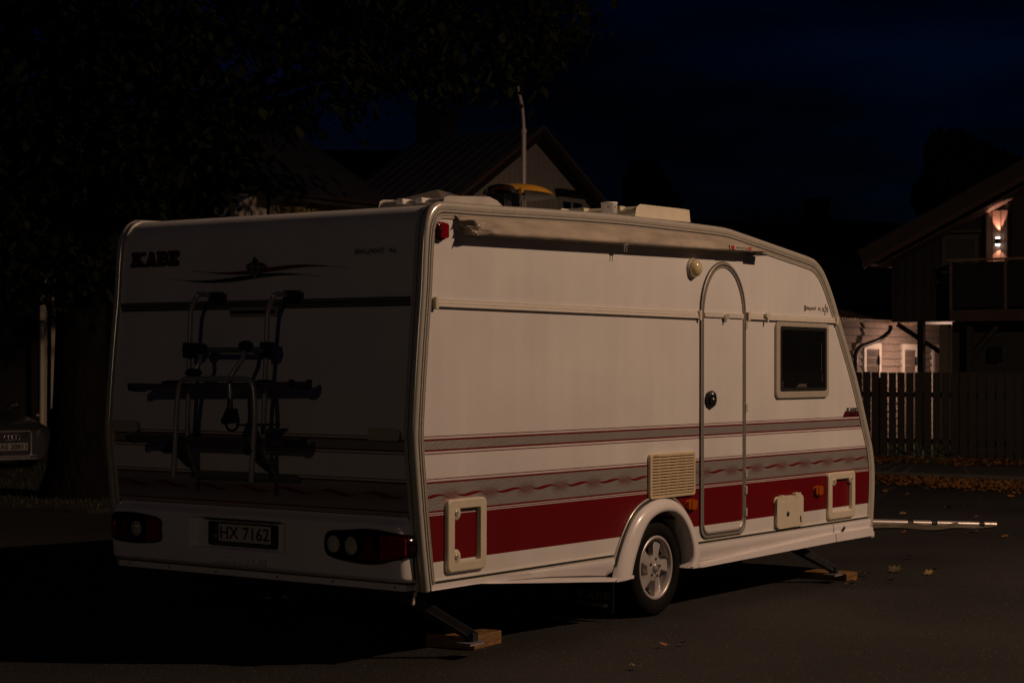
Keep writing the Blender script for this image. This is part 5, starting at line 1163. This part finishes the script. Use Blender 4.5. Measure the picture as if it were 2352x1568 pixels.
b = MB(); q = lambda px, py: V(px, py, 32.6); b.tube(fillet([q(96, 735), q(96, 975), q(93, 985), q(84, 988)], .1, 4), .04, 10); b.tube([q(84, 953), q(103, 954)], .02, 6); b.build('downpipe', M['cornertrim'], lc)

# ================================================================== PARKED CAR
heading = radians(-47); back = f1*cos(heading)+e1_*sin(heading); e1c = e1_*cos(heading)-f1*sin(heading)
O = PD(28, 1034, 29.0); O.z = .05
car = thing('parked_car', O[:], 'silver grey car parked on the grass left of the big tree, seen by its front', 'car')
def CP(x, y, z): p = O + e1c*x + back*y; return Vector((p.x, p.y, O.z+z))
paint = mat('car_paint', (.12, .115, .13), .3, .6, coat=.6)
def sec_(y, hw, zlo, zsh, ztop, rt_=.0, tw=None):
    """half section: sill, belly, shoulder, top."""
    tw = tw if tw is not None else hw*.8
    pts = [(hw*.80, zlo), (hw*.96, zlo+.05), (hw, zlo+.28), (hw*.985, zsh-.10), (hw*.93, zsh), (tw, (zsh+ztop)/2 if ztop-zsh > .2 else ztop-.02), (tw*.86, ztop-.02), (tw*.5, ztop+.01), (0, ztop+.02)]
    full = pts + [(-x, z) for x, z in pts[-2::-1]]
    return [CP(x, y, z) for x, z in full]
S = [(.0, .60, .14, .50, .60, .55), (.04, .70, .13, .55, .63, .62), (.14, .82, .13, .60, .67, .68), (.35, .88, .14, .66, .74, .70), (.8, .90, .15, .74, .84, .72), (1.15, .905, .15, .80, .92, .72), (1.9, .91, .15, .86, 1.36, .60), (2.3, .91, .15, .88, 1.42, .60), (3.2, .91, .15, .9, 1.40, .60), (3.9, .90, .17, .9, 1.08, .66), (4.4, .86, .2, .86, .98, .66), (4.55, .78, .25, .75, .90, .6)]
b = MB(); rws = [sec_(y, hw, a, s_, t, tw=tw) for y, hw, a, s_, t, tw in S]; b.loft(rws, True); b.add(rws[0], [tuple(range(len(rws[0])))]); b.add(rws[-1], [tuple(range(len(rws[-1])))[::-1]])
cb = b.build('body', paint, car)
def FP(x, z, o=0.): return CP(x, -.005-o+.12*(abs(x)/.6)**3, z)
def fprism(poly, o0, o1, nm, m, par, bev=0): b = MB(); b.prism(poly, lambda a, c: FP(a, c, o0), lambda a, c: FP(a, c, o1)); return b.build(nm, m, par, bev)
gr = fprism(rrect(-.36, .33, .20, .585, .05), -.02, .012, 'grille', M['black'], car)
b = MB()
for i in range(14): z = .225+i*.0255; b.add([FP(-.34, z, .014), FP(.31, z, .014), FP(.31, z+.006, .020), FP(-.34, z+.006, .020)], [(0, 1, 2, 3)])
b.build('grille_bars', M['railgrey'], gr)
fprism(rrect(.385, .425, .40, .57, .015), .0, .02, 'headlight', mat('streak_reflector', (.8, .75, .78), .2, .6), car)  # pale metal strip added for the bright streak beside the headlight
chrome = mat('chrome', (.85, .80, .78), .22, .7)
b = MB(); N_ = rrect(-.37, .34, .19, .595, .055); b.tube([FP(x, z, .016) for x, z in N_], .011, 8, closed=True); b.build('grille_frame', chrome, gr)
b = MB()
for k in range(4):
    cx_ = -.125+.065*k; b.tube([FP(cx_+.042*cos(a*pi/14), .50+.042*sin(a*pi/14), .030+.002*k) for a in range(28)], .0055, 6, closed=True)
b.build('grille_rings', chrome, gr)
pl = fprism([(-.26, .30), (.26, .30), (.26, .415), (-.26, .415)], .02, .034, 'number_plate', M['carplate'], car)
text('AS 20811', lambda a, c: FP(a, c, .0355), -.235, .235, .318, .398, 'plate_number', M['platetxt'], pl, bold=.012)
b = MB(); b.tube([FP(x, .215, .035) for x in [-.6+.1*i for i in range(12)]], .010, 8); b.tube([FP(x, .165, .035) for x in [-.6+.1*i for i in range(13)]], .012, 8); b.build('chrome_strip', chrome, car)
for sx_ in (-1, 1):
    b = MB(); rr_2 = [[CP(sx_*(.42+.05*i), -.012+.010*i**1.75+ -.004, .50+.012*i+(.07-.004*i)*k_) for i in range(8)] for k_ in (0, .5, 1, 1.5)]; b.loft(rr_2, True); b.build('headlight', mat('headlight_glass', (.30, .28, .30), .12, .6) if sx_ < 0 else bpy.data.materials['headlight_glass'], car)
for yy in (.85, 3.6):
    for sx_ in (-1, 1):
        b = MB(); b.lathe([(.0001, .0), (.20, .0), (.22, .01), (.30, .01), (.32, .03), (.32, .2)], CP(sx_*.925, yy, .32), (e1c*-sx_)[:], 32); b.build('wheel', M['tyre'], car)
b = MB(); b.loft([[CP(x, 1.22, .935) for x in (-.62, 0, .62)], [CP(x*.9, 1.86, 1.33) for x in (-.62, 0, .62)]], False); b.build('windscreen', M['glass'], car)
for sx_ in (-1, 1):
    b = MB(); b.tube([CP(sx_*.92, 1.55, .95), CP(sx_*1.03, 1.52, .98)], [.03, .07], 8); b.build('wing_mirror', paint, car)

# ================================================================== TREES
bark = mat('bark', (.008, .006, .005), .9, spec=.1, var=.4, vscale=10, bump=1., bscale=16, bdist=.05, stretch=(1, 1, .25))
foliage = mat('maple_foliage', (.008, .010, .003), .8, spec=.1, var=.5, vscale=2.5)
dark_fol = mat('dark_foliage', (.018, .022, .008), .7, var=.4, vscale=2)
tr = thing('maple_tree', (7.47, 11.28, 0), 'big leafy tree with a thick dark trunk, its crown spreading over the caravan', 'tree')
tb = Vector((7.47, 11.28, -.05)); b = MB(); P = []; Rr_ = []
for i in range(12):
    t = i/11; P.append(tb+Vector((.10*sin(t*2), .05*sin(t*3), t*5.2))); Rr_.append(.34+.20*math.exp(-t*14)-.07*t)
b.tube(P, Rr_, 22); top_ = P[-1]
limbs = []
def limb(a, c, r0, r1, seed):
    rg = random.Random(seed); a = Vector(a); c = Vector(c); pts = []
    for i in range(9):
        t = i/8; p = a.lerp(c, t)+Vector((rg.uniform(-.15, .15), rg.uniform(-.15, .15), .35*sin(t*pi)+rg.uniform(-.08, .08)))*(0 if i == 0 else 1); pts.append(p)
    b.tube(pts, [r0+(r1-r0)*i/8 for i in range(9)], 9); return pts
fork = P[7]
ends = [(PD(520, 330, 22), .17), (PD(760, 200, 21), .16), (PD(1000, 120, 21), .12), (PD(300, 100, 24), .15), (PD(-80, 350, 22), .14), (PD(120, -150, 24), .17), (PD(620, -60, 22), .15), (PD(330, 430, 20), .09), (PD(1180, 60, 21), .07)]
for k, (e, r0) in enumerate(ends):
    pts = limb(P[6+k % 5], e, r0, .03, 40+k)
    for j in (3, 5, 7):
        q = pts[j]; rg = random.Random(k*10+j); limb(q, q+Vector((rg.uniform(-1.2, 1.2), rg.uniform(-1.2, 1.2), rg.uniform(-.5, 1.1))), .04, .012, 90+k*9+j)
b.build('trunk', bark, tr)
# crown: clumps of leaves
rc_ = random.Random(21); cl = MB()
low_edge = [(-300, 700), (100, 700), (240, 640), (300, 560), (430, 480), (540, 440), (600, 330), (700, 300), (820, 265), (930, 205), (1000, 235), (1080, 225), (1180, 230), (1240, 190), (1310, 130), (1345, 40), (1345, -300)]
def yedge(x):
    for (x0_, y0_), (x1_, y1_) in zip(low_edge, low_edge[1:]):
        if x0_ <= x <= x1_: return y0_+(y1_-y0_)*(x-x0_)/max(1, (x1_-x0_))
    return -999
gaps = [(690, 200, 34), (712, 228, 24), (745, 195, 18), (640, 190, 22), (605, 172, 16), (500, 165, 14), (455, 85, 18), (450, 8, 22), (735, 60, 12), (870, 128, 10), (960, 110, 9), (370, 300, 12)]
n_cl = 0; tries = 0
while n_cl < 1500 and tries < 20000:
    tries += 1
    px = rc_.uniform(-260, 1330); ye = yedge(px); py = rc_.uniform(-260, 700)
    if py > ye-14: continue
    dep = rc_.uniform(18.5, 25.5)
    if px > 1000 and rc_.random() < .35: continue
    if any((px-gx)**2+(py-gy)**2 < (gr_+16)**2 for gx, gy, gr_ in gaps): continue
    c = PD(px, py, dep); n_cl += 1
    R_ = .22+.14*rc_.random()
    for j in range(23):
        dv = Vector((rc_.gauss(0, 1), rc_.gauss(0, 1), rc_.gauss(0, .8)))*R_*.6
        leaf_poly(cl, c+dv, .09+.10*rc_.random(), rc_.random()*6.28, rc_.uniform(.1, 1.2), rc_.uniform(-.7, .7), rc_, False)
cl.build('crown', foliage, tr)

def dark_tree(name, px, ytop, ybot, hw, dep, n, lab, conifer=False, seed=1, group=None):
    rg = random.Random(seed); base = PD(px, 840, dep); base.z = 0
    t = thing(name, base[:], lab, 'tree', group); b = MB(); ztop = PD(px, ytop, dep).z; zb = PD(px, ybot, dep).z; HW = hw/FPX*dep
    b.tube([base, Vector((base.x, base.y, ztop*.9))], [.22, .05], 8); b.build('trunk', bark, t)
    b = MB()
    lobes = [(rg.uniform(-.55, .55), rg.uniform(.15, .85), rg.uniform(.3, .5)) for _ in range(9)]
    for i in range(n):
        if conifer:
            q = rg.random()**.7; r = HW*(1-q)*(.72+.35*sin(q*34)**2) + .05; a = rg.random()*6.28; rr = r*sqrt(rg.random()); p = Vector((base.x+rr*cos(a), base.y+rr*sin(a), zb+(ztop-zb)*q-rr*.25)); sz = .18+.25*rg.random()
        else:
            lx, lz, lr = lobes[i % 9]; v = Vector((rg.gauss(0, 1), rg.gauss(0, 1), rg.gauss(0, 1))).normalized()*(rg.random()**.4)*lr*HW*1.2
            cz_ = zb+(ztop-zb)*lz; p = Vector((base.x, base.y, cz_))+e1_*lx*HW+v; p.z = min(p.z, ztop); sz = .25+.25*rg.random()
        leaf_poly(b, p, sz, rg.random()*6, rg.random()*2, rg.random(), rg, False)
    b.build('crown', dark_fol, t); return t
dark_tree('broadleaf_tree', 1500, 372, 560, 70, 58, 4200, 'dark round tree behind the roof ventilator', seed=3)
dark_tree('broadleaf_tree', 1392, 440, 560, 34, 56, 1500, 'small dark tree at the right foot of the boarded gable', seed=14)
dark_tree('broadleaf_tree', 2205, 288, 600, 100, 54, 9000, 'tall dark tree with a broad ragged top behind the roof of the balcony house', seed=5)
dark_tree('broadleaf_tree', 2330, 345, 600, 90, 56, 5200, 'lower dark tree at the right edge above the bargeboard of the balcony house', seed=8)
# low dark house on the horizon with a chimney
dh = thing('distant_house', PD(1800, 842, 62)[:2]+(0,), 'low dark house with a square chimney against the night sky', 'house')
h0 = PD(1480, 842, 62); h0.z = 0
def HP(a, o, z): return h0+e1_*a+f1*o+Vector((0, 0, z))
LW = (2080-1480)/FPX*62; zr = PD(1800, 484, 62).z; ze = PD(1800, 560, 62).z
b = MB(); b.prism([(0, 0), (LW, 0), (LW, ze), (0, ze)], lambda a, c: HP(a, 0, c), lambda a, c: HP(a, 6, c)); b.build('wall', M['darkclad'], dh)
b = MB(); b.loft([[HP(-.5, -.5, ze), HP(LW+.4, -.5, ze)], [HP(1.7, 3, zr), HP(LW+.4, 3, zr-.15)], [HP(-.5, 6.5, ze), HP(LW+.4, 6.5, ze)]], False); b.add([HP(-.5, -.5, ze), HP(1.7, 3, zr), HP(-.5, 6.5, ze)], [(0, 1, 2)]); dr_ = b.build('roof', M['rooftile'], dh)
ca, cb_ = (1877-1480)/FPX*62, (1935-1480)/FPX*62; zcb = PD(1900, 440, 62).z
b = MB(); b.prism([(ca, zr-.8), (cb_, zr-.8), (cb_, zcb), (ca, zcb)], lambda a, c: HP(a, 2.4, c), lambda a, c: HP(a, 3.2, c)); b.prism([(ca-.06, zcb-.12), (cb_+.06, zcb-.12), (cb_+.06, zcb-.03), (ca-.06, zcb-.03)], lambda a, c: HP(a, 2.34, c), lambda a, c: HP(a, 3.26, c)); b.build('chimney', M['brick'], dr_)
# clipped hedge far left behind the car
b = MB(); rh_ = random.Random(33); hc0 = PD(-40, 842, 40); hc0.z = 0
b.prism([(-4, 0), (5, 0), (5, 1.5), (-4, 1.5)], lambda a, c: hc0+e1_*a+Vector((0, 0, c)), lambda a, c: hc0+e1_*a+f1*1.2+Vector((0, 0, c)))
for i in range(2500): leaf_poly(b, hc0+e1_*rh_.uniform(-4, 5)+f1*rh_.uniform(-.15, .5)+Vector((0, 0, rh_.uniform(.1, 1.65))), .1+.08*rh_.random(), rh_.random()*6, rh_.random()*2, rh_.random(), rh_, False)
tag(b.build('hedge', dark_fol), 'dark hedge behind the parked car at the left edge', 'hedge')
